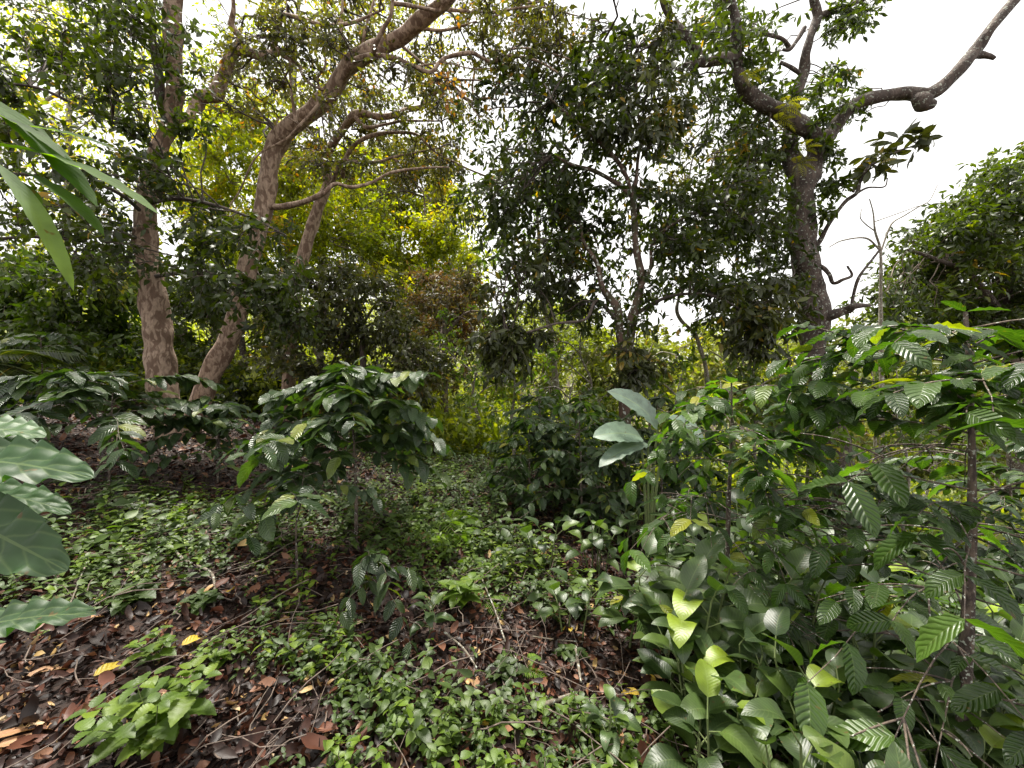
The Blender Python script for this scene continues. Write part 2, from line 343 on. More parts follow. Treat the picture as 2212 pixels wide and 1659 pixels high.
def herbs(name, mat, n, r0, r1, thr, lbl, hmin, hmax, ll, seed, kk=7):
    x, y = scatter(n, r0, r1, p=1.05)
    nz = .5*np.sin(x*2.3+seed)*np.cos(y*2.9+seed*2)+.35*np.sin(x*5.7+y*3.1+seed)+rnd(n, -.45, .45)
    keep = (nz+dens_blob(x, y, HB)) > thr; x, y = x[keep], y[keep]; n = len(x)
    sz = np.clip(rng.lognormal(0, .35, n), .5, 2.2); sz = np.where(np.hypot(x, y) < 2.6, np.clip(sz, .5, 1.25), sz); wd = rnd(n, .32, .68); ht_ = np.clip(.5+.5*np.sin(x*1.9+seed)*np.sin(y*2.4), .1, 1); h = rnd(n, hmin, hmax)*sz; hue = np.clip(.25+.5*ht_+rng.normal(size=n)*.12, 0, 1); base = np.stack([x, y, gz(x, y)], -1)
    lean = rng.normal(size=(n, 3))*.35; lean[:, 2] = 1; lean = nrm(lean)
    t = np.linspace(0, 1, 4)[None, :, None]
    pts = base[:, None]+lean[:, None]*h[:, None, None]*t+rng.normal(size=(n, 4, 3))*.004
    mb = MB(); tubes(mb, pts, np.full((n, 4), .0012), 3)
    ht = n and mb
    for k in range(kk):
        tt = 1-.75*(k//2)/max(1, (kk-1)//2)+rnd(n, -.05, .05)
        pos = base+lean*h[:, None]*tt[:, None]
        a = k*math.pi+(k//2)*1.57+rnd(n, -.4, .4)+np.arange(n)*1.7
        d = np.stack([np.cos(a), np.sin(a), rnd(n, .0, .7)], -1)
        L = ll*sz*rnd(n, .6, 1.2)*(1.1-.5*np.abs(tt-.65))
        leaves(mb, pos, d, np.tile([0, 0, 1.], (n, 1))+rng.normal(size=(n, 3))*.28, L, L*wd, a=.55, b=1.0, bend=rnd(n, .2, 1.4), fold=.25, nl=4, nw=1, r=np.clip(hue+rnd(n, -.15, .15), 0, 1), twist=rnd(n, -.4, .4))
    tag(mb.build(name, M[mat]), lbl, 'ground cover', kind='stuff')
herbs('low_herbs', 'herb', 5600, 1.0, 8, .9, 'bright green low herbs spreading over the dead leaves', .04, .16, .045, 1.3, 8)
herbs('dark_low_herbs', 'herbdark', 8500, 1.6, 11, .8, 'dull green seedlings scattered across the forest floor', .04, .2, .055, 4.1, 6)

herbs('seedlings', 'herbdark', 13000, 1.5, 9, .42, 'tiny dull green seedlings sprinkled among the dead leaves', .02, .10, .034, 2.2, 5)
# ------------------------------------------------------------------ trees
UP = np.array([0, 0, 1.])
def inpoly(poly, x, y):
    c = np.zeros(len(x), bool); n = len(poly)
    for i in range(n):
        x1, y1 = poly[i]; x2, y2 = poly[(i+1) % n]
        m = ((y1 > y) != (y2 > y)) & (x < (x2-x1)*(y-y1)/((y2-y1) or 1e-9)+x1); c ^= m
    return c
def fill(poly, n, d0, d1, r, jit=.35):
    """clump centres spread through a crown seen as poly, between depths d0 and d1"""
    pl = np.array(poly, float); lo, hi = pl.min(0), pl.max(0); pts = []
    tries = 0
    while len(pts) < n and tries < 60:
        tries += 1
        c = rng.uniform(lo, hi, (max(40, n*2), 2)); c = c[inpoly(poly, c[:, 0], c[:, 1])]
        if len(c) == 0: continue
        if not pts: pts.append(c[0])
        for q in c[1:]:
            if len(pts) >= n: break
            dd = np.hypot(*(np.array(pts)-q).T).min(); area = (hi-lo).prod()
            if dd > .45*math.sqrt(area/n)*rng.uniform(.5, 1.2): pts.append(q)
    return [(P(q[0], q[1], rng.uniform(d0, d1)), r*rng.uniform(1-jit, 1+jit)) for q in pts]
def foliage(mbT, mbL, skel, clumps, tw=14, lpt=9, L=.1, asp=.42, rosette=.5, droop=.25, twr=.004, a=.6, b=.9, flat=.75, limbr=.012, reach=1.6, nl=3, rr=None, ups=.6):
    for (c, r) in clumps:
        i = np.argmin(((skel-c)**2).sum(1)+rng.uniform(0, .15, len(skel))); s0 = skel[i]; dist = np.linalg.norm(c-s0)
        if dist > reach:
            s0 = c+(s0-c)/dist*min(dist, reach*1.0)
            dist = reach
        k = 7; t = np.linspace(0, 1, k)[:, None]
        wob = np.cumsum(rng.normal(size=(k, 3)), 0)*.05*dist; wob -= wob[:1]
        ln = s0+(c-s0)*t+wob*np.sin(t*2.5)+UP*np.sin(t*np.pi)*dist*.08
        if limbr: tubes(mbT, ln[None], np.linspace(limbr, limbr*.45, k)[None]*min(1.6, .6+dist*.4), 5)
        n = tw; ti = rng.uniform(.45, 1, n); st = np.stack([np.interp(ti, t[:, 0], ln[:, q]) for q in range(3)], -1)
        e = rdir(n)*rng.uniform(.35, 1, n)[:, None]**.6*r; e[:, 2] *= flat
        en = ln[-1]+e; k2 = 5; t2 = np.linspace(0, 1, k2)[None, :, None]
        tp = st[:, None]+(en-st)[:, None]*t2+UP*(np.sin(t2*np.pi)*.12*r-droop*.3*r*t2**2)+rng.normal(size=(n, k2, 3))*.02*r*(t2 > 0)
        tubes(mbT, tp, np.broadcast_to(np.linspace(twr, twr*.35, k2), (n, k2)).copy(), 3)
        m = n*lpt; w_ = np.repeat(np.arange(n), lpt); u = 1-np.tile(np.linspace(0, 1, lpt), n)**(1+rosette*1.5)*.8; u = np.clip(u+rng.normal(size=m)*.02, 0, 1)
        kk = u*(k2-1); i0 = np.minimum(kk.astype(int), k2-2); fr = (kk-i0)[:, None]
        pos = tp[w_, i0]*(1-fr)+tp[w_, i0+1]*fr; tan = nrm(tp[w_, i0+1]-tp[w_, i0])
        d = nrm(tan*rng.uniform(.15, 1., m)[:, None]+rdir(m)*.95-UP*droop)
        up = nrm(UP*ups+rdir(m)*.75)
        LL = L*rng.uniform(.6, 1.25, m)
        leaves(mbL, pos, d, up, LL, LL*asp*rng.uniform(.8, 1.2, m), a=a, b=b, bend=rng.uniform(.1, 1.1, m), fold=.3, nl=nl, nw=1, r=np.clip((rng.normal(.45, .17)+rng.normal(size=m)*.17) if rr is None else rr(m), 0, 1))

def px_r(wpx, d): return wpx/2/F*d
class Tree:
    def __init__(s, name, label, cat, base, barkm, group=None):
        s.base = np.array(base, float); s.root = empty(name, label, cat, base, group); s.bark = barkm; s.sk = []
        s.T = MB(); s.parts = []
    def limb(s, pts, widths, name='branch', sides=10, mat=None, bump=.07, label=None):
        """pts as (px, py, depth); widths in px at those points"""
        p = PP(pts) if len(pts[0]) == 3 else pts
        dd = np.array(pts)[:, 2]
        rad = [px_r(w_, d_) for w_, d_ in zip(np.interp(np.linspace(0, 1, len(pts)), np.linspace(0, 1, len(widths)), widths), dd)]
        mb = MB(); c = limb(mb, p, rad, sides, bump=bump); s.sk.append(c)
        o = mb.build(name, mat or s.bark, s.root, s.base)
        if label: o['label'] = label
        return c
    def leaf(s, clumps, mat, name='foliage', **k):
        mb = MB(); foliage(s.T, mb, np.vstack(s.sk), clumps, **k)
        mb.build(name, M[mat], s.root, s.base)
    def done(s, mat='twig'):
        if s.T.n: s.T.build('twigs', M[mat], s.root, s.base)
def gbase(px, d):
    x = (px-1106)/F*d; return np.array([x, d, float(gz(x, d))])
def toground(px, d):
    b = gbase(px, d); return (px, 830-(b[2]-1.5-(-.15))/d*F+.0, d)

# T1 mottled tree, left
t = Tree('mottled_tree', 'upright pinkish mottled tree trunk on the left, wrapped in dark leaves', 'tree', gbase(362, 6.), M['mottled'])
t.limb([toground(362, 6.), (366, 930, 6.), (362, 880, 6.), (351, 830, 6.), (346, 770, 6), (342, 720, 6), (334, 660, 6), (326, 600, 6), (316, 540, 6), (314, 490, 6), (318, 430, 6.), (328, 380, 6.), (346, 317, 6.), (368, 267, 6), (378, 200, 5.9), (375, 140, 5.8), (374, 80, 5.7), (374, 20, 5.6), (378, -60, 5.5), (372, -200, 5.4)],
       [64, 56, 52, 52, 53, 52, 49, 45, 42, 40, 38, 34, 32, 30, 30, 33, 34, 34, 32, 28], 'trunk', 16)
t.limb([(372, 262, 6.), (400, 256, 6.2), (415, 248, 6.4), (427, 222, 6.6), (440, 210, 6.6), (467, 203, 6.6), (480, 170, 6.6), (492, 140, 6.6), (505, 112, 6.6), (520, 85, 6.5), (500, 55, 6.4), (505, 20, 6.3), (500, -40, 6.2)], [12, 16, 20, 26, 28, 28, 24, 22, 20, 14, 12, 9, 8])
t.limb([(505, 112, 6.6), (533, 112, 6.5), (560, 120, 6.5), (585, 118, 6.4), (605, 112, 6.3), (617, 122, 6.3), (645, 140, 6.3), (655, 165, 6.3), (675, 185, 6.2), (700, 195, 6.2)], [20, 20, 18, 17, 15, 12, 8, 7, 6, 5])
t.limb([(588, 116, 6.4), (597, 80, 6.3), (603, 40, 6.2), (592, 25, 6.2), (560, 35, 6.1)], [12, 13, 12, 9, 5])
t.limb([(603, 30, 6.2), (650, 40, 6.0), (700, 55, 5.9), (760, 50, 5.8), (830, 20, 5.7)], [9, 9, 8, 7, 4])
t.limb([(374, 290, 6), (350, 230, 5.9), (343, 160, 5.8), (330, 90, 5.7), (326, 30, 5.6), (318, -40, 5.5)], [20, 17, 16, 16, 15, 12], mat=M['lichen'], label='dark upright branch beside the pale trunk')
t.limb([(328, 60, 5.7), (290, 40, 5.5), (250, 10, 5.3), (200, -40, 5.1)], [10, 8, 7, 5], mat=M['lichen'])
t.limb([(312, 520, 6), (250, 505, 5.6), (160, 515, 5.3), (60, 512, 5), (-40, 520, 4.8)], [10, 9, 8, 7, 6], mat=M['darktwig'])
t.limb([(318, 470, 6), (260, 420, 5.6), (180, 390, 5.3), (80, 380, 5), (-40, 370, 4.8)], [9, 8, 7, 6, 5], mat=M['darktwig'])
t.limb([(320, 600, 6), (400, 590, 5.7), (500, 600, 5.4), (600, 640, 5.3), (660, 690, 5.2)], [9, 8, 7, 5, 3], mat=M['darktwig'])
t.limb([(318, 440, 6), (380, 430, 5.6), (450, 440, 5.4), (540, 470, 5.3), (620, 510, 5.2)], [9, 8, 7, 5, 3], mat=M['darktwig'])
t.limb([(340, 330, 6), (280, 270, 5.6), (190, 240, 5.3), (80, 190, 5), (-40, 180, 4.8)], [9, 8, 7, 6, 5], mat=M['darktwig'])
TR = [(362, 930), (351, 830), (342, 720), (326, 600), (314, 490), (328, 380), (368, 267), (378, 150), (374, 40), (440, 850), (497, 730), (537, 570), (571, 450), (590, 330), (633, 270)]
def thin(cl, prob, rad=58):
    out = []
    for c, r in cl:
        q = (1106+c[0]/c[1]*F, 830-(c[2]-1.5)/c[1]*F)
        dm = min(math.hypot(q[0]-(a[0]+(b[0]-a[0])*f), q[1]-(a[1]+(b[1]-a[1])*f)) for a, b in list(zip(TR[:8], TR[1:9]))+list(zip(TR[9:], TR[10:])) for f in (0, .5, 1))
        if dm < rad and rng.random() < prob: continue
        out.append((c, r))
    return out
c = fill([(-40, 250), (250, 230), (330, 330), (300, 600), (200, 640), (0, 640)], 34, 4.4, 6.2, .5)
c += fill([(-60, -60), (330, -40), (330, 260), (-60, 300)], 16, 6.8, 8, .5)
c += fill([(0, 0), (330, 0), (420, 60), (400, 250), (250, 230), (0, 250)], 38, 4.4, 6.6, .45)
c += fill([(300, 150), (440, 150), (430, 330), (340, 420), (270, 400)], 12, 5.0, 5.7, .33)
c += fill([(300, 420), (430, 410), (600, 470), (680, 600), (690, 700), (420, 640), (250, 620)], 30, 4.6, 6.2, .4)
c += fill([(420, 600), (700, 600), (640, 740), (520, 760), (420, 720)], 12, 4.8, 6.2, .4)
c = thin(c, .6, 50)+fill([(-900, -1500), (700, -1500), (900, -120), (-900, -120)], 40, 3.4, 6.2, .6)  # last fill: unseen crown above the frame, added to shade the left slope
t.leaf(c, 'dark', tw=13, lpt=7, L=.11, asp=.45, rosette=.1, droop=.25)
t.done('darktwig')

# T2 leaning mottled tree
t = Tree('mottled_tree', 'leaning mottled tree whose thick pale limb arches up to the top edge', 'tree', gbase(398, 6.6), M['mottled'])
t.limb([toground(398, 6.6), (404, 940, 6.6), (417, 905, 6.6), (440, 850, 6.6), (467, 786, 6.6), (497, 730, 6.6), (516, 660, 6.6), (537, 570, 6.6), (558, 500, 6.6), (571, 450, 6.6), (579, 390, 6.6), (586, 345, 6.6), (600, 307, 6.6), (633, 270, 6.5), (680, 236, 6.4), (715, 200, 6.3), (745, 155, 6.2), (780, 122, 6.1), (825, 102, 6.0), (870, 78, 5.9), (912, 42, 5.7), (960, 5, 5.5), (1010, -50, 5.3)],
       [44, 44, 44, 42, 40, 39, 37, 36, 34, 35, 36, 36, 38, 36, 34, 32, 34, 34, 33, 30, 30, 28, 24], 'trunk', 16)
t.limb([(575, 447, 6.6), (610, 447, 6.5), (640, 441, 6.4), (667, 433, 6.3), (700, 417, 6.2), (725, 398, 6.2), (760, 405, 6.2), (803, 395, 6.3), (847, 373, 6.4), (924, 363, 6.5), (970, 362, 6.6)], [14, 12, 12, 11, 10, 8, 7, 6, 6, 4, 3])
t.limb([(737, 186, 6.3), (752, 150, 6), (770, 130, 5.9), (804, 122, 5.8), (853, 127, 5.8), (890, 142, 5.7), (930, 157, 5.7), (950, 135, 5.7), (970, 123, 5.7), (1017, 115, 5.7), (1040, 125, 5.8), (1063, 135, 5.8), (1080, 125, 5.8), (1104, 122, 5.9), (1154, 130, 6), (1203, 157, 6), (1230, 190, 6.1)], [12, 13, 13, 12, 10, 9, 8, 8, 8, 8, 7, 7, 7, 6, 5, 4, 3])
t.limb([(805, 123, 5.8), (812, 95, 5.6), (830, 60, 5.5), (845, 30, 5.4), (850, -30, 5.3)], [12, 10, 9, 8, 6])
t.limb([(848, 8, 5.4), (880, 12, 5.4), (903, 16, 5.4), (950, 22, 5.5), (955, -20, 5.5)], [8, 8, 7, 7, 5])
for (x0, y0, dx, dy, w0) in [(770, 122, -60, -45, 9), (690, 225, -55, 20, 8), (900, 60, 60, 25, 8), (860, 90, 45, 45, 8), (640, 265, -45, -45, 8), (1063, 135, 45, -40, 6), (930, 157, 40, 40, 6), (780, 120, 10, -70, 8), (960, 20, 70, 15, 8), (600, 300, -40, -10, 7), (700, 220, 15, -60, 7), (853, 127, 25, 55, 6)]:
    q = np.array([x0, y0], float); v = np.array([dx, dy], float); pl = [(x0, y0, 6.2)]; dd = 6.2
    for k in range(5):
        v = v*.92+rng.normal(size=2)*20; q = q+v*.8; dd += rng.uniform(-.15, .15); pl.append((q[0], q[1], dd))
    t.limb(pl, [w0, w0*.8, w0*.6, w0*.5, w0*.35, 2], sides=7)
c = fill([(560, -30), (1160, -30), (1180, 90), (1050, 230), (960, 240), (800, 220), (620, 230), (480, 260), (430, 130), (520, 60)], 95, 5.4, 8, .42)
c += fill([(300, -1300), (1500, -1300), (1400, -60), (500, -60)], 40, 3.6, 6.5, .55)  # overhead clumps out of view, added to cast shade on slope and path
c += fill([(1000, 20), (1230, 0), (1250, 120), (1150, 200), (1060, 150)], 24, 5.6, 7, .35)
t.leaf(c, 'olive', tw=14, lpt=6, L=.085, asp=.5, rosette=.2, droop=.35, twr=.006, limbr=.018)
t.done('darktwig')

# T4 paler limb behind
t = Tree('mottled_tree', 'slimmer mottled tree behind, with crooked pale branches reaching right', 'tree', gbase(620, 8.4), M['mottled'])
t.limb([toground(620, 8.4), (625, 800, 8.4), (635, 650, 8.4), (660, 540, 8.4), (673, 493, 8.4), (690, 443, 8.4), (708, 393, 8.4), (703, 340, 8.4), (722, 308, 8.3), (745, 275, 8.2), (765, 250, 8), (785, 245, 8), (815, 253, 8), (847, 250, 8), (880, 238, 8), (914, 230, 8), (925, 210, 8), (950, 196, 7.9), (977, 188, 7.9), (1000, 210, 7.8), (1027, 222, 7.8), (1045, 213, 7.8), (1075, 216, 7.8)],
       [28, 27, 26, 25, 24, 21, 20, 18, 17, 16, 16, 15, 13, 12, 11, 10, 10, 9, 9, 8, 7, 5, 3], 'trunk', 12)
t.limb([(1027, 222, 7.8), (1020, 190, 7.8), (1025, 150, 7.8), (1015, 120, 7.8)], [5, 5, 4, 3])
t.limb([(740, 385, 8.3), (745, 350, 8.2), (762, 318, 8.1), (787, 300, 8), (820, 290, 8), (853, 287, 8), (897, 290, 8), (920, 310, 8), (943, 330, 8), (1003, 362, 8), (1063, 387, 8), (1100, 410, 8)], [10, 9, 9, 9, 8, 7, 6, 5, 5, 4, 3, 2])
t.limb([(690, 420, 8.3), (720, 390, 8.2), (737, 350, 8.1), (780, 352, 8), (820, 350, 8), (850, 340, 8), (900, 330, 8), (950, 320, 8)], [8, 8, 8, 7, 6, 5, 4, 3])
t.limb([(765, 250, 8), (790, 275, 7.9), (830, 270, 7.8), (870, 262, 7.8), (910, 262, 7.8), (955, 262, 7.8)], [9, 8, 6, 5, 4, 3])
t.limb([(850, 340, 8), (880, 380, 7.9), (900, 400, 7.9), (915, 420, 7.8), (918, 470, 7.8)], [5, 5, 4, 3, 2])
c = fill([(640, 200), (1020, 190), (1050, 290), (1000, 300), (990, 350), (1060, 420), (960, 430), (760, 420), (600, 360)], 75, 7.2, 10, .45)
t.leaf(c, 'olive', tw=14, lpt=7, L=.09, asp=.5, rosette=.2, droop=.35, twr=.006, limbr=.018)
t.done('darktwig')

# T5 forked central tree
t = Tree('forked_tree', 'forked tree in the centre with a mossy trunk spotted white', 'tree', gbase(1350, 6), M['moss'])
t.limb([toground(1350, 6), (1350, 1060, 6), (1349, 1003, 6), (1350, 903, 6), (1349, 840, 6), (1347, 790, 6), (1347, 753, 6)], [30, 27, 26, 25, 26, 28, 30], 'trunk', 14)
t.limb([(1350, 765, 6), (1340, 725, 6), (1334, 670, 6), (1314, 640, 6), (1298, 613, 6), (1290, 570, 6), (1260, 520, 6), (1250, 450, 6)], [22, 19, 18, 14, 12, 9, 7, 5])
t.limb([(1350, 768, 6), (1360, 735, 6), (1367, 686, 6), (1379, 643, 6), (1386, 603, 6), (1379, 565, 6), (1372, 520, 6), (1370, 470, 6), (1366, 430, 6), (1354, 415, 6), (1334, 398, 6), (1284, 370, 5.9), (1237, 357, 5.8), (1195, 335, 5.7)], [22, 20, 20, 18, 16, 15, 14, 13, 11, 9, 9, 9, 7, 4])
t.limb([(1366, 430, 6), (1375, 380, 6), (1378, 340, 6), (1384, 300, 6), (1375, 200, 6), (1380, 100, 6)], [10, 8, 7, 6, 5, 3])
t.limb([(1370, 440, 6), (1350, 375, 5.9), (1317, 330, 5.8), (1270, 287, 5.7), (1235, 255, 5.6), (1190, 215, 5.6)], [9, 9, 9, 8, 6, 3])
t.limb([(1378, 630, 6), (1405, 580, 6), (1412, 520, 6), (1480, 470, 6), (1560, 440, 6)], [10, 8, 7, 5, 3])
t.limb([(1338, 700, 6), (1290, 650, 5.9), (1265, 690, 5.7), (1200, 700, 5.6), (1130, 720, 5.5), (1090, 710, 5.5)], [8, 7, 6, 6, 5, 3], mat=M['darktwig'])
t.limb([(1370, 680, 6), (1450, 640, 6), (1540, 640, 5.9), (1620, 680, 5.8), (1670, 690, 5.8)], [10, 7, 6, 5, 3], mat=M['darktwig'])
c = fill([(1060, 300), (1100, 250), (1080, 180), (1200, 150), (1240, 90), (1340, 60), (1350, 200), (1360, 330), (1200, 380), (1060, 370)], 40, 5.4, 7.6, .42)
c += fill([(1040, 250), (1350, 60), (1600, 60), (1740, 560), (1700, 740), (1400, 760), (1060, 640), (1010, 440)], 60, 5.6, 8, .5)
c += fill([(1000, 400), (1200, 370), (1330, 420), (1340, 540), (1250, 600), (1100, 560), (1010, 470)], 36, 5.4, 8, .42)
c += fill([(1400, 400), (1560, 330), (1700, 400), (1740, 560), (1700, 740), (1580, 760), (1500, 640), (1420, 560)], 50, 5.2, 7.6, .42)
t.leaf(c, 'dark', tw=10, lpt=8, L=.135, asp=.36, rosette=.8, droop=.3, twr=.004, a=.8, b=.7)
c = fill([(1190, 400), (1460, 390), (1500, 620), (1420, 720), (1230, 720)], 34, 5.6, 7.4, .38)
t.leaf(c, 'dark', tw=10, lpt=7, L=.125, asp=.36, rosette=.8, droop=.3, twr=.004, a=.8, b=.7)
c = fill([(1290, 90), (1460, 50), (1540, 120), (1460, 200), (1440, 330), (1370, 350), (1300, 200)], 22, 5.4, 7.2, .42)
c += fill([(1030, 660), (1130, 640), (1170, 700), (1130, 790), (1050, 780)], 12, 5.2, 6, .3)
c += fill([(1570, 620), (1700, 600), (1710, 730), (1600, 760)], 13, 5.2, 6.2, .35)
c += fill([(1100, 560), (1220, 560), (1260, 650), (1150, 660), (1060, 640)], 9, 5.6, 7, .35)
c += fill([(1310, 750), (1440, 760), (1430, 850), (1320, 830)], 6, 5.4, 6.2, .25)
t.leaf(c, 'darker', tw=13, lpt=9, L=.15, asp=.32, rosette=1.0, droop=.5, twr=.005, a=.8, b=.7)
t.done('darktwig')

# T6 big tree right
t = Tree('great_tree', 'big dark rough barked tree at right whose bent bare limb crosses the white sky', 'tree', gbase(1825, 7), M['lichen'])
t.limb([toground(1828, 7), (1822, 1140, 7), (1815, 1053, 7), (1800, 960, 7), (1785, 880, 7), (1765, 800, 7), (1754, 740, 7), (1762, 690, 7), (1748, 640, 7), (1742, 603, 7), (1737, 553, 7), (1730, 500, 7), (1733, 440, 7), (1738, 390, 7), (1748, 350, 7)],
       [82, 72, 66, 58, 50, 42, 44, 66, 58, 54, 54, 52, 46, 50, 50], 'trunk', 20, bump=.1)
t.limb([(1745, 370, 7), (1765, 330, 6.9), (1760, 300, 6.9), (1735, 275, 6.8), (1700, 252, 6.8), (1665, 232, 6.7), (1630, 214, 6.7), (1605, 187, 6.6), (1592, 150, 6.6), (1589, 100, 6.5), (1588, 40, 6.5), (1572, -10, 6.4), (1540, -70, 6.4)], [34, 34, 34, 34, 34, 33, 30, 27, 25, 22, 20, 20, 18], sides=14, bump=.1)
t.limb([(1735, 400, 7), (1712, 350, 7.2), (1706, 300, 7.3), (1710, 250, 7.4), (1722, 200, 7.4), (1737, 157, 7.4), (1740, 117, 7.3), (1752, 75, 7.3), (1765, 37, 7.3), (1755, -10, 7.2)], [34, 36, 30, 24, 22, 20, 17, 17, 17, 14], sides=14, bump=.1)
t.limb([(1765, 37, 7.3), (1800, 25, 7.3), (1835, 12, 7.3), (1880, -10, 7.3)], [14, 13, 12, 10])
t.limb([(1770, 345, 6.9), (1783, 305, 6.9), (1800, 280, 6.9), (1825, 247, 6.8), (1855, 222, 6.8), (1908, 208, 6.7), (1958, 202, 6.7), (1990, 206, 6.6), (2025, 195, 6.6), (2075, 147, 6.5), (2108, 107, 6.5), (2142, 60, 6.4), (2192, 0, 6.4), (2230, -50, 6.4)], [26, 26, 26, 25, 25, 25, 25, 26, 28, 25, 23, 20, 20, 18], sides=14, bump=.06)
t.limb([(1975, 200, 6.65), (1985, 212, 6.6), (1995, 222, 6.55), (2008, 226, 6.5), (2020, 222, 6.5)], [10, 30, 34, 26, 8], name='burl')
t.limb([(2103, 122, 6.5), (2118, 119, 6.5), (2135, 122, 6.5), (2148, 127, 6.5)], [16, 13, 11, 7], name='branch_stub')
t.limb([(1585, 125, 6.5), (1560, 128, 6.4), (1518, 135, 6.4), (1505, 115, 6.4), (1485, 83, 6.3), (1455, 45, 6.3), (1432, 5, 6.2), (1425, -40, 6.2)], [20, 22, 20, 18, 16, 15, 13, 10])
t.limb([(1518, 135, 6.4), (1492, 142, 6.4), (1478, 141, 6.3)], [18, 14, 8])
t.limb([(1705, 105, 7.3), (1690, 85, 7.2), (1650, 75, 7.1), (1625, 82, 7), (1600, 100, 6.8)], [9, 8, 7, 7, 5])
t.limb([(1738, 60, 7.3), (1720, 90, 7.2), (1705, 108, 7.2), (1690, 108, 7.2)], [9, 9, 8, 5])
t.limb([(1728, 160, 7.4), (1710, 147, 7.3), (1685, 135, 7.3)], [9, 8, 6])
t.limb([(1738, 560, 7), (1768, 525, 6.9), (1790, 485, 6.8), (1825, 437, 6.8), (1850, 418, 6.7), (1858, 393, 6.7), (1875, 363, 6.6), (1905, 345, 6.6), (1945, 325, 6.5), (1980, 315, 6.5)], [14, 9, 8, 8, 7, 6, 5, 4, 2])
t.limb([(1850, 418, 6.7), (1875, 406, 6.7), (1910, 404, 6.6), (1917, 385, 6.6)], [5, 4, 3, 2])
t.limb([(1845, 415, 6.7), (1820, 400, 6.7), (1790, 395, 6.8)], [5, 4, 3])
t.limb([(1750, 690, 6.95), (1770, 687, 6.85), (1800, 680, 6.7), (1830, 670, 6.6), (1845, 662, 6.5), (1880, 660, 6.5)], [30, 24, 20, 16, 6])
t.limb([(1840, 665, 6.6), (1843, 640, 6.6), (1855, 600, 6.5), (1885, 560, 6.5), (1900, 540, 6.5)], [8, 6, 6, 5, 4])
t.limb([(1742, 570, 7), (1772, 575, 6.8), (1790, 592, 6.7), (1800, 612, 6.7), (1820, 605, 6.6), (1840, 595, 6.6), (1830, 575, 6.6)], [8, 8, 8, 7, 6, 4])
c = fill([(1790, 150), (1850, 130), (1855, 200), (1830, 270), (1770, 290), (1760, 200)], 12, 6.6, 7.8, .36)
c += fill([(1790, 20), (1860, 0), (1905, 30), (1870, 95), (1800, 70)], 9, 6.8, 7.8, .33)
c += fill([(1780, 290), (1810, 330), (1800, 520), (1770, 540), (1765, 400)], 7, 6.6, 7.4, .25)
c += fill([(1440, 0), (1580, 0), (1700, 20), (1690, 200), (1600, 300), (1520, 240), (1500, 160)], 34, 6.2, 8.4, .45)
c += fill([(1500, 200), (1720, 200), (1740, 560), (1560, 560)], 26, 6.4, 8.8, .45)
c += fill([(1600, 240), (1700, 300), (1700, 400), (1560, 380)], 9, 6.6, 8, .38)
t.leaf(c, 'dark', tw=11, lpt=8, L=.135, asp=.34, rosette=.8, droop=.3, a=.8, b=.7)
c = [(P(1900, 340, 6.6), .24), (P(1935, 305, 6.5), .28), (P(1890, 365, 6.6), .2), (P(1975, 310, 6.5), .25)]
t.leaf(c, 'darker', tw=6, lpt=5, L=.24, asp=.36, rosette=.8, droop=.2, a=.8, b=.7, nl=4)
t.done('darktwig')

# slim trees
t = Tree('slim_tree', 'slim lichen spotted tree between the dark bush and the forked tree', 'tree', gbase(1212, 9), M['slim'])
t.limb([toground(1215, 9), (1208, 900, 9), (1203, 846, 9), (1195, 770, 9), (1190, 720, 9), (1177, 670, 9), (1167, 630, 9), (1162, 570, 9), (1164, 520, 9), (1160, 450, 9), (1166, 380, 9)], [14, 14, 13, 13, 12, 11, 10, 9, 8, 6, 4], 'trunk')
t.limb([(1170, 640, 9), (1130, 615, 8.9), (1080, 600, 8.8), (1020, 570, 8.8)], [5, 4, 3, 2])
t.limb([(1162, 560, 9), (1130, 520, 8.9), (1090, 505, 8.8), (1030, 520, 8.8)], [5, 4, 3, 2])
c = fill([(1040, 380), (1200, 330), (1280, 450), (1250, 640), (1100, 640), (1020, 520)], 18, 8.4, 10, .55)
t.leaf(c, 'green', tw=10, lpt=8, L=.16, asp=.35, rosette=.7, droop=.3); t.done()
t = Tree('slim_tree', 'thin crooked pale tree right of the forked tree', 'tree', gbase(1528, 7.4), M['slim'])
t.limb([toground(1530, 7.4), (1528, 860, 7.4), (1524, 793, 7.4), (1512, 753, 7.4), (1500, 720, 7.4), (1472, 694, 7.4), (1462, 670, 7.4), (1468, 640, 7.4), (1484, 613, 7.4), (1498, 580, 7.4), (1512, 545, 7.4), (1530, 500, 7.4), (1518, 460, 7.4), (1525, 400, 7.4), (1545, 330, 7.4)], [10, 10, 9, 8, 8, 8, 7, 7, 7, 7, 6, 6, 5, 4, 3], 'trunk')
t.limb([(1530, 500, 7.4), (1560, 480, 7.4), (1610, 470, 7.4), (1650, 455, 7.4)], [5, 4, 3, 2])
t.limb([(1518, 460, 7.4), (1490, 400, 7.4), (1500, 330, 7.4), (1530, 260, 7.4), (1560, 210, 7.4)], [4, 4, 3, 3, 2])
c = fill([(1440, 240), (1600, 250), (1680, 360), (1640, 480), (1480, 480), (1420, 360)], 20, 7, 8.8, .42)
t.leaf(c, 'olive', tw=10, lpt=8, L=.13, asp=.38, rosette=.6, droop=.3); t.done()
t = Tree('bare_sapling', 'leafless branching sapling against the white sky at right', 'sapling', gbase(1905, 8), M['slim'])
t.limb([toground(1905, 8), (1904, 800, 8), (1902, 650, 8), (1902, 547, 8), (1890, 500, 8), (1886, 460, 8), (1878, 430, 8)], [10, 9, 7, 5, 4, 3, 2], 'trunk', 8)
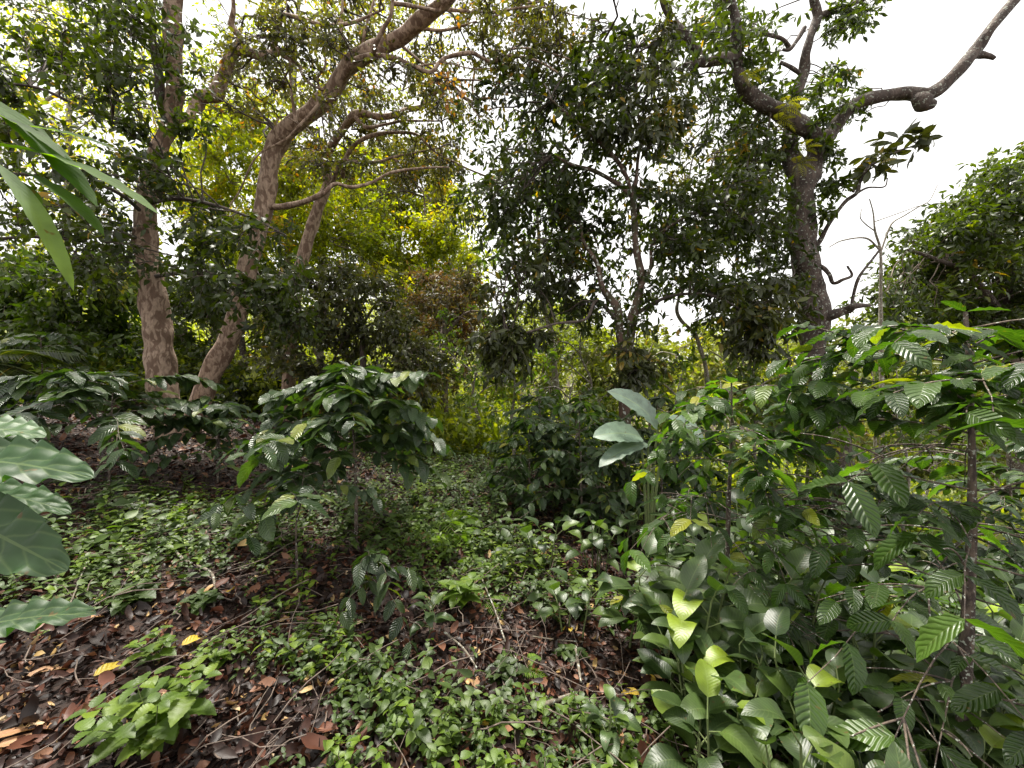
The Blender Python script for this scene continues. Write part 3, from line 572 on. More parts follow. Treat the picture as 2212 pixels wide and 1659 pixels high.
t.limb([(1902, 547, 8), (1918, 500, 8), (1930, 480, 8), (1952, 467, 8), (1985, 447, 8), (2008, 433, 8), (2025, 400, 8)], [4, 4, 3, 3, 2.5, 2, 1.5], sides=6)
t.limb([(1890, 500, 8), (1870, 485, 8), (1858, 470, 8), (1862, 450, 8)], [3, 2.5, 2, 1.5], sides=6)
t.limb([(1900, 540, 8), (1870, 515, 8), (1820, 520, 8), (1790, 535, 8)], [4, 4, 3, 2], sides=6)
t.limb([(1888, 480, 8), (1930, 465, 8), (1985, 445, 8)], [2.5, 2, 1.5], sides=6)

# right edge crown
t = Tree('edge_tree', 'dense leafy tree crown filling the right edge below the white sky', 'tree', gbase(2200, 11), M['lichen'])
t.limb([toground(2200, 11), (2190, 800, 11), (2170, 620, 11), (2150, 520, 11), (2170, 430, 11)], [30, 26, 22, 16, 10], 'trunk')
t.limb([(2180, 700, 11), (2100, 600, 10.5), (2020, 560, 10), (1960, 540, 10)], [14, 11, 8, 5]); t.limb([(2170, 620, 11), (2230, 500, 10.5), (2300, 400, 10.5)], [12, 10, 6])
c = fill([(1870, 640), (1900, 600), (1960, 520), (2000, 470), (2080, 420), (2140, 360), (2212, 320), (2330, 290), (2330, 720), (1880, 700)], 150, 9.5, 12.5, .65)
t.leaf(c, 'dark', tw=18, lpt=9, L=.2, asp=.36, rosette=.6, droop=.25); t.done()

# ------------------------------------------------------------------ background trees (whole crowns with trunks)
def bush_tree(name, label, cat, poly, n, d0, d1, r, mat, trunk_px, base_px, L, tw=27, lpt=10, group=None, tr=10, bark='slim', asp=.42, wt=18):
    dm = (d0+d1)/2; pl = np.array(poly, float)
    t = Tree(name, label, cat, gbase(base_px, dm), M[bark])
    top = pl[:, 1].min()*.6+pl[:, 1].max()*.4
    g = toground(base_px, dm)
    t.limb([g, (base_px*.6+trunk_px*.4+rng.uniform(-8, 8), g[1]*.6+top*.4, dm), (trunk_px, top, dm), (trunk_px+rng.uniform(-30, 30), pl[:, 1].min()*.85+pl[:, 1].max()*.15, dm)], [wt, wt*.8, wt*.5, wt*.2], 'trunk', 8)
    for k in range(4):
        q = rng.uniform(pl.min(0), pl.max(0)); t.limb([(trunk_px, top+20*k, dm), ((trunk_px+q[0])/2, (top+q[1])/2-15, dm), (q[0], q[1], rng.uniform(d0, d1))], [wt*.4, wt*.3, wt*.15], sides=6)
    t.leaf(fill(poly, n, d0, d1, r), mat, tw=tw, lpt=lpt, L=L*1.12, asp=asp, rosette=.3, droop=.3, reach=2.5)
    t.done('twig')
bg_g = 'sunlit trees behind the mottled trees'
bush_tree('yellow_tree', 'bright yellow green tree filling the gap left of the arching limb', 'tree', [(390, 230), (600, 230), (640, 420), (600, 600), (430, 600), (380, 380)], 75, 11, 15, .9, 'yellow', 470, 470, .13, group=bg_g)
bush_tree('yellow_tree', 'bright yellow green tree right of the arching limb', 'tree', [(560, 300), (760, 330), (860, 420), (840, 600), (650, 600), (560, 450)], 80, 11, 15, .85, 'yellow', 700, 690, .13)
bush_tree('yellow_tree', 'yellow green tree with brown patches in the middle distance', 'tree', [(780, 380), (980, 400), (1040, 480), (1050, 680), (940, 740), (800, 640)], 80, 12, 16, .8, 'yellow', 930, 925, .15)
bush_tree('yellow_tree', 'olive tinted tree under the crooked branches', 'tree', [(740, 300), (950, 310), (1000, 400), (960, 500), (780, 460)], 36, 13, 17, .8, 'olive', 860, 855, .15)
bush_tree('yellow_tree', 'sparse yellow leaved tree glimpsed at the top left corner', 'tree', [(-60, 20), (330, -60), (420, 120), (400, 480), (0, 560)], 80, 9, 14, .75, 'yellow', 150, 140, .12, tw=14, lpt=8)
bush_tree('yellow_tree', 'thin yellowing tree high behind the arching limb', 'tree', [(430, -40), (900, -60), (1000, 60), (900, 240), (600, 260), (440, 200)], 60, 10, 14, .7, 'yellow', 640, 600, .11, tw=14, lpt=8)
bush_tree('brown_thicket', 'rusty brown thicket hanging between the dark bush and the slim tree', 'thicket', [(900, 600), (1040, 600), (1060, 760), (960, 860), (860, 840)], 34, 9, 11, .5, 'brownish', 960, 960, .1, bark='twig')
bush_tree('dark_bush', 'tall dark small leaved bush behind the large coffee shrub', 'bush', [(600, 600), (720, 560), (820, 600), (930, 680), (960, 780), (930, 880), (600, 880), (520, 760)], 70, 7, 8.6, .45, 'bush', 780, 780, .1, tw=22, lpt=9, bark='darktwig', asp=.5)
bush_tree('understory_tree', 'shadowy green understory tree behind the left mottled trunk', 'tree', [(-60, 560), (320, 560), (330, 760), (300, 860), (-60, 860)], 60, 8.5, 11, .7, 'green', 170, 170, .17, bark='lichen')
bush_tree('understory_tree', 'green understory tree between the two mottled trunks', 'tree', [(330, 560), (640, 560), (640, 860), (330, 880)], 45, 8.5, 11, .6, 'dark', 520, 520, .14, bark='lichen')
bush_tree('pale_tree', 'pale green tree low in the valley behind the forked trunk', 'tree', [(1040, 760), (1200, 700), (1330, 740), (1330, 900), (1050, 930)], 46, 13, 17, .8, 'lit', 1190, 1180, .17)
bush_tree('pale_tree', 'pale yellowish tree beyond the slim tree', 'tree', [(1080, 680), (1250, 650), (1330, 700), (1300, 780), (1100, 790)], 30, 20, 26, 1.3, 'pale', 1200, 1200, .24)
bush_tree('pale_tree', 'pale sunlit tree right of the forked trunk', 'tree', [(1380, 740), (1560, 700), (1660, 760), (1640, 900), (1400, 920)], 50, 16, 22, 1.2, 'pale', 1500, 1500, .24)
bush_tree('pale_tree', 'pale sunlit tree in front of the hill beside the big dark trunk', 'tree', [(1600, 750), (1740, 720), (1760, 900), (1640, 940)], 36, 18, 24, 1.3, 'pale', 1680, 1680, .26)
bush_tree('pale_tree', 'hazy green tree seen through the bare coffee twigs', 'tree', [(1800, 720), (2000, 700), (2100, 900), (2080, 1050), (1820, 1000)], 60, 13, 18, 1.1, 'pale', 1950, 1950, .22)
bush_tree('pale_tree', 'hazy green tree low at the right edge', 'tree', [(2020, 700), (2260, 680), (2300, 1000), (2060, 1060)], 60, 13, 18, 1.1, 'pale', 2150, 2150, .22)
for i, (px, d, ty, m_) in enumerate([(1030, 8.5, 700, 'green'), (1110, 7.2, 760, 'green'), (1265, 7.5, 700, 'bush'), (1410, 7.5, 720, 'lit'), (1460, 6.4, 800, 'green'), (1575, 8.5, 720, 'lit'), (1640, 6.2, 780, 'green'), (1700, 9.5, 740, 'lit'), (1880, 8.5, 760, 'lit'), (1950, 6.2, 820, 'green'), (2010, 9, 780, 'lit'), (2140, 7.5, 800, 'green'), (1230, 6.6, 820, 'green'), (1750, 5.6, 860, 'green')]):
    t = Tree('sapling', 'thin stemmed sapling with sparse small leaves in the thicket behind the coffee shrubs', 'sapling', gbase(px, d), M['slim'], 'thin saplings in the thicket')
    g = toground(px, d); pl = [g]
    for k in range(1, 6): pl.append((px+rng.uniform(-16, 16), g[1]+(ty-g[1])*k/5, d))
    t.limb(pl, [9, 8, 7, 5, 4, 2], 'trunk', 7)
    for k in range(3):
        b_ = pl[2+k]; sg = rng.choice([-1, 1]); t.limb([b_, (b_[0]+sg*30, b_[1]-25, d), (b_[0]+sg*70, b_[1]-45+rng.uniform(-20, 30), d-.2)], [4, 3, 1.5], sides=5)
    t.leaf(fill([(px-80, ty-20), (px+80, ty-20), (px+100, ty+120), (px+40, g[1]-40), (px-40, g[1]-40), (px-100, ty+120)], 16, d-.5, d+.5, .4), m_, tw=7, lpt=7, L=.12, asp=.42, rosette=.3, droop=.3)
    t.done('twig')
# far wood on the hillside, one mass
def farwood():
    mb = MB(); n = 3400
    y = 17+68*rnd(n)**1.3; x = rnd(n, -1, 1)*y*1.45; z = gz(x, y)
    hgt = rnd(n, .5, 4.5)*np.clip(y/30, .5, 1.3); nl = 34
    c = np.stack([x, y, z+hgt], -1); cc = np.repeat(c, nl, 0); m = len(cc); r = np.repeat(rnd(n, .6, 1.5)*np.clip(y/30, .7, 1.6), nl)
    pos = cc+rdir(m)*r[:, None]*rnd(m, .5, 1)[:, None]; LL = .22*np.clip(pos[:, 1]/25, .8, 2.4)*rnd(m, .7, 1.3)
    leaves(mb, pos, rdir(m), nrm(UP+rdir(m)*.6), LL, LL*.5, bend=.5, nl=2, nw=1, r=np.clip(np.repeat(rnd(n), nl)*.7+rnd(m)*.3, 0, 1))
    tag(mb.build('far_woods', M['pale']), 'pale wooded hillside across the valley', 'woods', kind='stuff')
farwood()
def undergrowth():
    mb = MB(); n = 3300
    y = rnd(n, 7.5, 24); x = rnd(n, -1.1, 1.35)*y
    k = (y > 8.8) | (x > -.3*y) ; x, y = x[k], y[k]; n = len(x)
    z = gz(x, y); c = np.stack([x, y, z+rnd(n, .05, 1.)*np.clip(y/9, .6, 2.4)], -1); nl = 40; cc = np.repeat(c, nl, 0); m = len(cc)
    pos = cc+rdir(m)*rnd(m, .1, .6)[:, None]; LL = rnd(m, .1, .24)
    leaves(mb, pos, rdir(m), nrm(UP+rdir(m)*.6), LL, LL*.42, bend=.6, nl=3, nw=1, r=np.clip(np.repeat(rnd(n), nl)*.7+rnd(m)*.3, 0, 1))
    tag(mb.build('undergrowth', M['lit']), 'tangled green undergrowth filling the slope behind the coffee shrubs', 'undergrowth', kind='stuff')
undergrowth()

# ------------------------------------------------------------------ coffee shrubs
def coffee(name, label, base, h, mat='coffee', reach=.75, n_lv=12, L=.16, lo=.25, lean=(0, 0), r0=.012, bare=0., droop=.25, lpn=6, nl=7, nw=2, group=None, top=True, seed=None, cat='coffee shrub', taper=.72, rise=.55, bw=.35, jit=.1):
    global rng
    rng = np.random.default_rng(sum(map(ord, label))+(seed or 0))
    base = np.asarray(base, float); root = empty(name, label, cat, base, group)
    T = MB(); B = MB(); LF = MB()
    tp = base+np.array([lean[0], lean[1], h]); k = 8; tt = np.linspace(0, 1, k)[:, None]
    st = base+(tp-base)*tt+np.cumsum(rng.normal(size=(k, 3))*[1, 1, .2], 0)*.012*tt
    st[0, 2] -= .05
    limb(T, st, np.linspace(r0*1.25, r0*.35, k), 8, step=4, bump=.1)
    sp = catmull(st, 4)
    rot = rng.uniform(0, 3)
    for i in range(n_lv):
        f = lo+(1-lo)*(i+rng.uniform(-.3, .3))/max(1, n_lv-1); f = min(f, .995); q = sp[int(f*(len(sp)-1))]
        rl = reach*(1-taper*max(0, (f-lo)/(1-lo))**1.6)*rng.uniform(.75, 1.15)
        for s in (0, 1):
            an = rot+i*1.57+s*math.pi+rng.uniform(-.35, .35)
            dh = np.array([math.cos(an), math.sin(an), 0]); el = .15+rise*f+rng.uniform(-jit, jit)
            kk = 8; u = np.linspace(0, 1, kk)[:, None]
            br = q+dh*rl*u+UP*(el*rl*u-(droop+.35)*rl*u**2)+np.cumsum(rng.normal(size=(kk, 3)), 0)*.006
            tubes(B, br[None], np.linspace(r0*bw, r0*bw*.35, kk)[None], 5)
            # side twigs
            if rl > .4:
                for _ in range(2 if not bare else 5):
                    j = rng.integers(2, 6); dd = nrm(dh+rdir(1)[0]*.9*np.array([1, 1, .4])); l2 = rl*rng.uniform(.25, .5)
                    b2 = br[j]+dd*l2*u+UP*(.1*l2*u-.25*l2*u**2); tubes(B, b2[None], np.linspace(r0*.2, r0*.08, kk)[None], 4)
                    if rng.random() > bare or f > .76: leafpairs(LF, b2, L*.9, max(2, lpn//2), droop, nl, nw)
            if rng.random() > bare or f > .72: leafpairs(LF, br, L, lpn, droop, nl, nw)
            elif rng.random() < .85: leafpairs(LF, br, L*1.1, 2, droop*2, nl, nw, near=.78)
    if top: leafpairs(LF, sp[-10:], L*.8, 3, droop*.3, nl, nw)
    T.build('stem', M['coffee_stem'], root, base); B.build('branches', M['coffee_stem'], root, base); LF.build('foliage', M[mat], root, base)
    return root
def leafpairs(mb, line, L, n, droop, nl, nw, near=.25):
    u = np.linspace(near, 1, n); kk = u*(len(line)-1); i0 = np.minimum(kk.astype(int), len(line)-2); fr = (kk-i0)[:, None]
    pos = line[i0]*(1-fr)+line[i0+1]*fr; tan = nrm(line[i0+1]-line[i0]); side = nrm(np.cross(tan, UP))
    for s in (-1, 1):
        d = nrm(tan*rng.uniform(.3, .8, n)[:, None]+side*s+rng.normal(size=(n, 3))*.18-UP*droop*rng.uniform(.2, 1.6, n)[:, None])
        LL = L*rng.uniform(.7, 1.15, n)
        leaves(mb, pos, d, nrm(UP+rng.normal(size=(n, 3))*.25), LL, LL*rng.uniform(.40, .52, n), a=.55, b=.75, bend=rng.uniform(.2, 1.1, n), fold=.2, wave=.034, wk=4.5, nl=nl, nw=nw, twist=rng.uniform(-.3, .3, n))
def CB(px, d): return gbase(px, d)
coffee('coffee_shrub', 'large dark glossy coffee shrub left of centre in front of the dark bush', CB(770, 3.3), 1.45, reach=.9, n_lv=15, L=.2, lo=.48, lpn=8, taper=.6, rise=.45, droop=.15, jit=.2)
coffee('coffee_shrub', 'coffee shrub spreading in front of the left mottled trunks', CB(235, 3.7), 1.05, reach=1.05, n_lv=8, L=.2, lo=.58, lpn=8, taper=.4, rise=.3, droop=.12, r0=.011)
coffee('coffee_sapling', 'thin coffee sapling with a ring of lighter leaves before the large shrub', CB(641, 2.62), .72, mat='coffee', reach=.55, n_lv=3, L=.14, lo=.8, lpn=5, r0=.007, cat='coffee sapling')
coffee('coffee_sapling', 'low grey green coffee sapling drooping over the leaf litter', CB(810, 2.35), .42, mat='coffee', reach=.33, n_lv=4, L=.13, lo=.5, lpn=4, r0=.006, droop=.5, cat='coffee sapling')
coffee('coffee_shrub', 'coffee shrub behind the trunks at the left edge', CB(90, 5), 1.3, reach=.9, n_lv=8, L=.18, lo=.3, lpn=6)
coffee('coffee_shrub', 'small coffee shrub between the leaning trunk and the large shrub', CB(470, 4.3), .9, reach=.7, n_lv=7, L=.16, lo=.4, lpn=6)
coffee('coffee_shrub', 'tall coffee shrub at the right with bare lower twigs and an umbrella of leaves', CB(2075, 1.75)+[-.02, 0, 0], 2.22, mat='coffee2', reach=.95, n_lv=22, L=.18, lo=.16, lpn=6, r0=.023, bw=.2, jit=.22, bare=.88, nl=9, taper=.3, rise=.22, nw=3, droop=.12, lean=(.1, .0))
coffee('coffee_shrub', 'coffee shrub with a thin dark stem left of the big tree', CB(1572, 2.6), 1.75, mat='coffee2', reach=.8, n_lv=14, L=.16, lo=.3, lpn=5, r0=.017, bare=.7, taper=.35, rise=.3, jit=.2, bw=.22)
mid = [(1145, 4.8, 1.15, 'behind the narrow path'), (1180, 5.2, 1.45, 'right of the path below the slim tree'), (1255, 4.4, 1.5, 'left of the forked trunk'), (1300, 5.4, 1.4, 'just behind the forked trunk'), (1430, 4.6, 1.7, 'right of the forked trunk'),
       (1690, 4.4, .95, 'before the big dark trunk'), (1500, 5.4, 1.6, 'below the crooked pale tree'), (1900, 4.6, 1.5, 'right of the big dark trunk'), (2180, 3.6, 2.0, 'behind the umbrella shaped shrub')]
for i, (px, d, h, wh) in enumerate(mid):
    coffee('coffee_shrub', 'dark coffee shrub '+wh, CB(px, d), h, mat='coffee' if i % 3 else 'coffee2', reach=.7, n_lv=11, L=.15, lo=.25, lpn=6, nl=5, nw=1, group='coffee shrubs of the middle distance', bare=.1)

# ------------------------------------------------------------------ broad leaved herbs
def broad(seed, n_st=4, h=.5, L=.22):
    LF = MB(); T = MB()
    for s in range(n_st):
        a0 = rng.uniform(0, 6.28); off = np.array([math.cos(a0), math.sin(a0), 0])*rng.uniform(.02, .12)
        hh = h*rng.uniform(.6, 1.1); ln = np.array([rng.normal()*.12, rng.normal()*.12, 1])*hh; k = 6; u = np.linspace(0, 1, k)[:, None]
        st = off+ln*u; st[0, 2] -= .06; tubes(T, st[None], np.linspace(.007, .004, k)[None], 6)
        m = rng.integers(4, 7)
        for j in range(m):
            f = .45+.55*j/(m-1); q = off+ln*f; a = a0+j*2.4+rng.uniform(-.3, .3); dh = np.array([math.cos(a), math.sin(a), rng.uniform(.4, 1.0)+(.8 if j == m-1 else 0)]); dh = nrm(dh)
            pl = rng.uniform(.03, .09); tubes(T, np.stack([q, q+dh*pl*.6, q+dh*pl])[None], np.array([[.004, .003, .003]]), 5)
            LL = L*rng.uniform(.65, 1.15)
            leaves(LF, (q+dh*pl)[None], dh[None], nrm(UP+rdir(1)*.25), np.array([LL]), np.array([LL*rng.uniform(.5, .7)]), a=.5, b=.8, bend=rng.uniform(.6, 1.9), fold=.3, wave=.035, wk=1.5, nl=9, nw=2, twist=rng.uniform(-.4, .4))
    return T, LF
protos = []
def broad_at(i, x, y, rz, sc_, label, group=None):
    z = float(gz(x, y))
    if len(protos) <= i:
        while len(protos) <= i: protos.append(None)
    if protos[i] is None:
        T, LF = broad(i, n_st=[3, 4, 5, 2, 4, 3][i], h=[.38, .45, .5, .3, .5, .4][i], L=[.17, .19, .17, .16, .2, .18][i])
        r = empty('broad_leaved_herb', label, 'herb', (x, y, z), group); r.rotation_euler = (0, 0, rz); r.scale = (sc_,)*3
        T.build('stems', M['greenstem'], r); LF.build('foliage', M['broad'], r); protos[i] = r; return r
    return dup(protos[i], (x, y, z), rz, sc_, label, group)
single = [(940, 1390, .75, 3, 'lone broad leaved herb with three drooping leaves amid the litter'), (1170, 1230, 1, 0, 'broad leaved herb with a ragged pale leaf beside the path'), (1235, 1370, .95, 0, 'broad leaved herb at the near left end of the clump'),
          (1370, 1400, 1.15, 1, 'tall broad leaved herb with a bright upright leaf above the bare litter'), (1290, 1250, 1., 2, 'broad leaved herb in the middle of the path side clump'), (1230, 1160, .9, 0, 'broad leaved herb at the far end of the path side clump'),
          (1350, 1200, 1., 1, 'broad leaved herb close before the forked trunk'), (1450, 1290, 1.1, 2, 'broad leaved herb with silvery leaves right of the path side clump'), (1450, 1520, 1.1, 4, 'broad leaved herb with big rounded leaves near the bottom centre'), (1530, 1640, 1., 1, 'broad leaved herb with glossy curled leaf at the bottom edge'),
          (1080, 1180, .6, 3, 'small broad leaved herb in the middle of the path'), (1320, 1650, .7, 3, 'small broad leaved herb growing at the bottom centre')]
for (px, py, s_, i, lb) in single:
    g = G(px, py); broad_at(i, g[0], g[1], rng.uniform(0, 6), s_, lb)
gname = 'broad leaved herbs in the lower right thicket'
cnt = 0; placed = []
while cnt < 170:
    y = rng.uniform(1.1, 5.2); x = rng.uniform(.55*1+.25*y*.6, y*1.35)
    if x < .48*y-.25 or (y < 1.6 and x < .75*y): continue
    if math.hypot(x, y) < 1.25: continue
    if placed and min(math.hypot(x-a, y-b) for a, b in placed) < .11+.025*y: continue
    placed.append((x, y)); cnt += 1
    px = 1106+F*x/y; nearw = 'near' if y < 2.2 else ('middle' if y < 3.4 else 'far')
    side = 'left' if px < 1650 else ('centre' if px < 1950 else 'right')
    broad_at(int(rng.integers(0, 6)), x, y, rng.uniform(0, 6.28), rng.uniform(.85, 1.3)*(.8 if y < 1.9 else 1), 'pale green broad leaved herb in the %s %s of the lower right thicket' % (nearw, side), gname+' '+nearw+' '+side)

# ------------------------------------------------------------------ ferns and palm fronds
def frond(mbT, mbL, p0, d, Lf, n=16, ll=.08, w_=.25, bend=1., fall=.0, r=.003, up=UP):
    d = nrm(np.asarray(d, float)); k = 10; u = np.linspace(0, 1, k)
    side = nrm(np.cross(d, up)); nn = np.cross(side, d)
    c = p0+d*(Lf*np.sin(bend*u)/bend)[:, None]-nn*(Lf*(1-np.cos(bend*u))/bend)[:, None]
    tubes(mbT, c[None], np.linspace(r, r*.3, k)[None], 5)
    uu = np.linspace(.12, 1, n); pos = np.stack([np.interp(uu, u, c[:, q]) for q in range(3)], -1); tan = nrm(np.gradient(pos, axis=0))
    LL = ll*np.sin(np.pi*np.clip(uu*.88+.08, 0, 1))**.6
    for s in (-1, 1):
        leaves(mbL, pos, tan*.45+side*s-UP*fall, nrm(nn+rng.normal(size=(n, 3))*.1), LL, LL*w_, a=.3, b=.9, bend=.4, fold=.15, nl=3, nw=1)
def fern(label, base, n, Lf, mat='fern', name='fern', spread=.6, ll=None, w_=.25, leaflets=16, bend=1.3, cat='fern', fall=0, r=.003, dirs=None):
    base = np.asarray(base, float); root = empty(name, label, cat, base); T = MB(); LF = MB()
    for i in range(n):
        a = i*6.283/n+rng.uniform(-.3, .3); d = np.array([math.cos(a), math.sin(a), spread*rng.uniform(.7, 1.5)]) if dirs is None else np.array(dirs[i % len(dirs)])+rng.normal(size=3)*.1
        frond(T, LF, base, d, Lf*rng.uniform(.75, 1.15), n=leaflets, ll=(ll or Lf*.28), w_=w_, bend=bend, fall=fall, r=r)
    T.build('stalks', M['greenstem'], root, base); LF.build('fronds', M[mat], root, base)
for (px, py, lb, s_) in [(945, 1135, 'pale green fern at the edge of the path before the shrubs', .55), (975, 1160, 'pale green fern leaning over the path', .4), (1010, 1230, 'small pale fern in the middle of the path', .28), (1040, 1300, 'delicate light fern beside the litter path', .22), (1120, 1450, 'small bright fern in the litter near the bottom', .2), (985, 1105, 'pale green fern farthest along the path', .4)]:
    g = G(px, py); fern(lb, g, 7, s_)
fern('arching palm frond cluster glinting at the left edge', gbase(-60, 4.6)+[0, 0, .9], 4, 1.2, 'dark', 'palm', ll=.45, w_=.07, leaflets=34, bend=.9, cat='palm', fall=.25, r=.008, dirs=[(1, 0, .5), (1, -.3, .15), (.9, .4, .8), (1, .1, -.1)])
fern('palm with arching green fronds between mottled trunks', gbase(250, 9)+[0, 0, .3], 7, 1.4, 'dark', 'palm', ll=.5, w_=.08, leaflets=26, bend=1.1, cat='palm', r=.01, spread=.8)
# epiphytes on the great tree
for (px, py, d, lb) in [(1690, 236, 6.55, 'yellow green fern perched where the dark limb bends'), (1700, 222, 6.55, 'upright yellow fern on top of the dark limb'), (1615, 165, 6.4, 'mossy fern tuft on the upper dark limb'), (1730, 325, 6.6, 'yellow fern hanging on the big trunk below the fork'), (1722, 355, 6.6, 'small yellow fern lowest on the big trunk'), (1682, 262, 6.5, 'tiny fern dangling beneath the dark limb')]:
    fern(lb, P(px, py, d), 5, .3, 'yfern', 'perched_fern', ll=.09, leaflets=10, dirs=[(.6, -.5, .5), (-.4, -.6, .4), (.8, -.3, .1), (-.5, -.5, -.3), (.1, -.8, -.6)])

# ------------------------------------------------------------------ banana leaves, big leaves
def bigleaf(name, label, base, items, mat, cat, stem=.006, nl=14, nw=3, a=.5, b=.6, fold=.2, wave=.02, wk=6, veins=None):
    base = np.asarray(base, float); root = empty(name, label, cat, base); T = MB(); LF = MB()
    for (p0, p1, W, bend, up) in items:
        p0, p1 = np.asarray(p0, float), np.asarray(p1, float); d = p1-p0; L = np.linalg.norm(d)*1.08
        up = nrm(np.asarray(up, float)); dd = nrm(nrm(d)+up*bend*.45)
        u = np.linspace(0, 1, 7)[:, None]; ln = base+(p0-base)*u+UP*np.sin(u*np.pi)*.08*np.linalg.norm(p0-base)
        tubes(T, ln[None], np.linspace(stem, stem*.6, 7)[None], 6)
        leaves(LF, p0[None], dd[None], up[None], np.array([L]), np.array([W]), a=a, b=b, bend=bend, fold=fold, wave=wave, wk=wk, nl=nl, nw=nw, r=[(len(root.children)*.37) % 1])
        T.build('stalk', M['greenstem'], root, base); LF.build('leaf_blade', M[mat], root, base); T = MB(); LF = MB()
M['banana'] = leafmat('banana_leaf', [(0, (.12, .17, .13)), (1, (.15, .21, .15))], rough=.4, trans=.25, tcol=(1.3, 1.5, .5), veins=26, vbump=.2, vlight=.3)
bigleaf('banana_plant', 'banana plant with a pale torn blade arching before the forked trunk', gbase(1400, 3.8), [(P(1420, 925, 3.8), P(1330, 838, 3.7), .28, 1., (.3, -.7, .7)), (P(1385, 945, 3.8), P(1292, 935, 3.6), .26, .8, (0, -.7, .8)), (P(1440, 900, 3.9), P(1520, 960, 3.7), .25, 1., (0, -.2, 1)), (P(1400, 960, 3.8), P(1300, 1000, 3.5), .2, .8, (0, -.4, 1))], 'banana', 'banana plant', stem=.015)
M['lance'] = leafmat('lance_leaf', [(0, (.04, .10, .004)), (.6, (.06, .12, .01)), (1, (.11, .17, .09))], rough=.7, spec=.25, trans=.62, tcol=(2.6, 2.5, .1), veins=12, vbump=.15, vlight=-.25)
M['close'] = leafmat('close_coffee_leaf', [(0, (.025, .065, .016)), (1, (.05, .10, .035))], rough=.5, spec=.4, trans=.3, tcol=(1.5, 2., .5), veins=8, vbump=.3, vlight=.2)
cb = (-1.6, .75, 1.55)
bigleaf('lance_leaved_shrub', 'lance leaved plant hanging close at the upper left edge', cb,
        [(P(-60, 190, .95), P(190, 420, .85), .065, .25, (.5, -.3, .9)), (P(20, 270, .92), P(238, 318, .9), .028, .3, (0, -.5, 1)), (P(-30, 315, .9), P(320, 440, .82), .052, .5, (.3, -.3, 1)),
         (P(30, 365, .85), P(215, 490, .8), .045, .5, (.6, -.2, .8)), (P(-10, 350, .8), P(155, 605, .8), .035, .7, (.8, -.4, .5)), (P(-40, 240, .9), P(130, 330, .85), .04, .4, (.3, -.2, 1)), (P(20, 385, .85), P(85, 440, .85), .03, .4, (.4, -.4, .8))], 'lance', 'shrub', a=.7, b=.7, wave=.006, stem=.004)
bigleaf('coffee_shrub', 'big wavy coffee leaves reaching in at the left edge, very close', gbase(-500, .9)+[.1, 0, 0],
        [(P(-170, 1000, .66), P(165, 1020, .6), .085, .4, (.1, -.6, 1)), (P(-150, 1080, .62), P(110, 1215, .56), .09, .5, (.3, -.8, .7)), (P(-100, 1060, .7), P(135, 1100, .7), .06, .5, (.2, -.4, 1)), (P(-120, 1380, .85), P(175, 1320, .8), .08, .4, (0, -.4, 1)), (P(-130, 930, .8), P(80, 940, .8), .08, .5, (0, -.3, 1)), (P(-130, 975, .8), P(70, 965, .8), .07, .5, (0, -.3, 1))], 'close', 'coffee shrub', a=.5, b=.6, wave=.035, wk=7, nl=40, stem=.004)

# nettle like herb bottom left, and other noticed herbs
def leafyherb(label, base, h, n_st, L, mat='herb', spread=.25, name='leafy_herb'):
    base = np.asarray(base, float); root = empty(name, label, 'herb', base); T = MB(); LF = MB()
    for s in range(n_st):
        a0 = s*6.283/n_st+rng.uniform(-.4, .4); tp = np.array([math.cos(a0)*spread*rng.uniform(.2, 1), math.sin(a0)*spread*rng.uniform(.2, 1), h*rng.uniform(.7, 1.1)])
        u = np.linspace(0, 1, 6)[:, None]; st = base+tp*[1, 1, 0]*u**1.5+UP*tp[2]*u; tubes(T, st[None], np.linspace(.003, .0015, 6)[None], 5)
        for j in range(4):
            q = st[5-j]; sc_ = [.55, .9, 1.1, .9][j]
            for k in range(2 if j else 4):
                a = a0+j*1.57+k*(math.pi if j else 1.57)+rng.uniform(-.3, .3); d = np.array([[math.cos(a), math.sin(a), rng.uniform(.1, .5)]])
                LL = L*sc_*rng.uniform(.8, 1.2)
                leaves(LF, q[None]+d*.01, d, UP[None]+rdir(1)*.15, np.array([LL]), np.array([LL*.66]), a=.5, b=.9, bend=rng.uniform(.4, 1), fold=.2, wave=.02, wk=6, nl=20, nw=2, serr=.14, r=rnd(1, .1, .75))
    T.build('stems', M['greenstem'], root, base); LF.build('foliage', M[mat], root, base)
leafyherb('nettle like herb with big mid green leaves at bottom left', G(335, 1640), .28, 8, .1, spread=.2)
leafyherb('small leafy herb left of centre near the yellow leaf', G(335, 1440), .14, 3, .07, spread=.08)
leafyherb('leafy herb with rounded leaves beside the fallen yellow leaf', G(470, 1450), .12, 5, .055, spread=.15)
leafyherb('dark herb rosette low in the centre litter', G(1090, 1480), .1, 3, .1, 'herbdark', spread=.05)
leafyherb('grey green herb in the right of the bare litter patch', G(1225, 1425), .07, 2, .09, 'herbdark', spread=.05)
leafyherb('leafy herb with drooping long leaves left of the path', G(1000, 1320), .2, 3, .13, 'herb', spread=.12)
leafyherb('dull green herb beside the crooked stick', G(430, 1320), .1, 3, .1, 'herbdark', spread=.08)
leafyherb('dull green herb tuft left of the crooked stick', G(290, 1310), .12, 4, .1, 'herbdark', spread=.12)

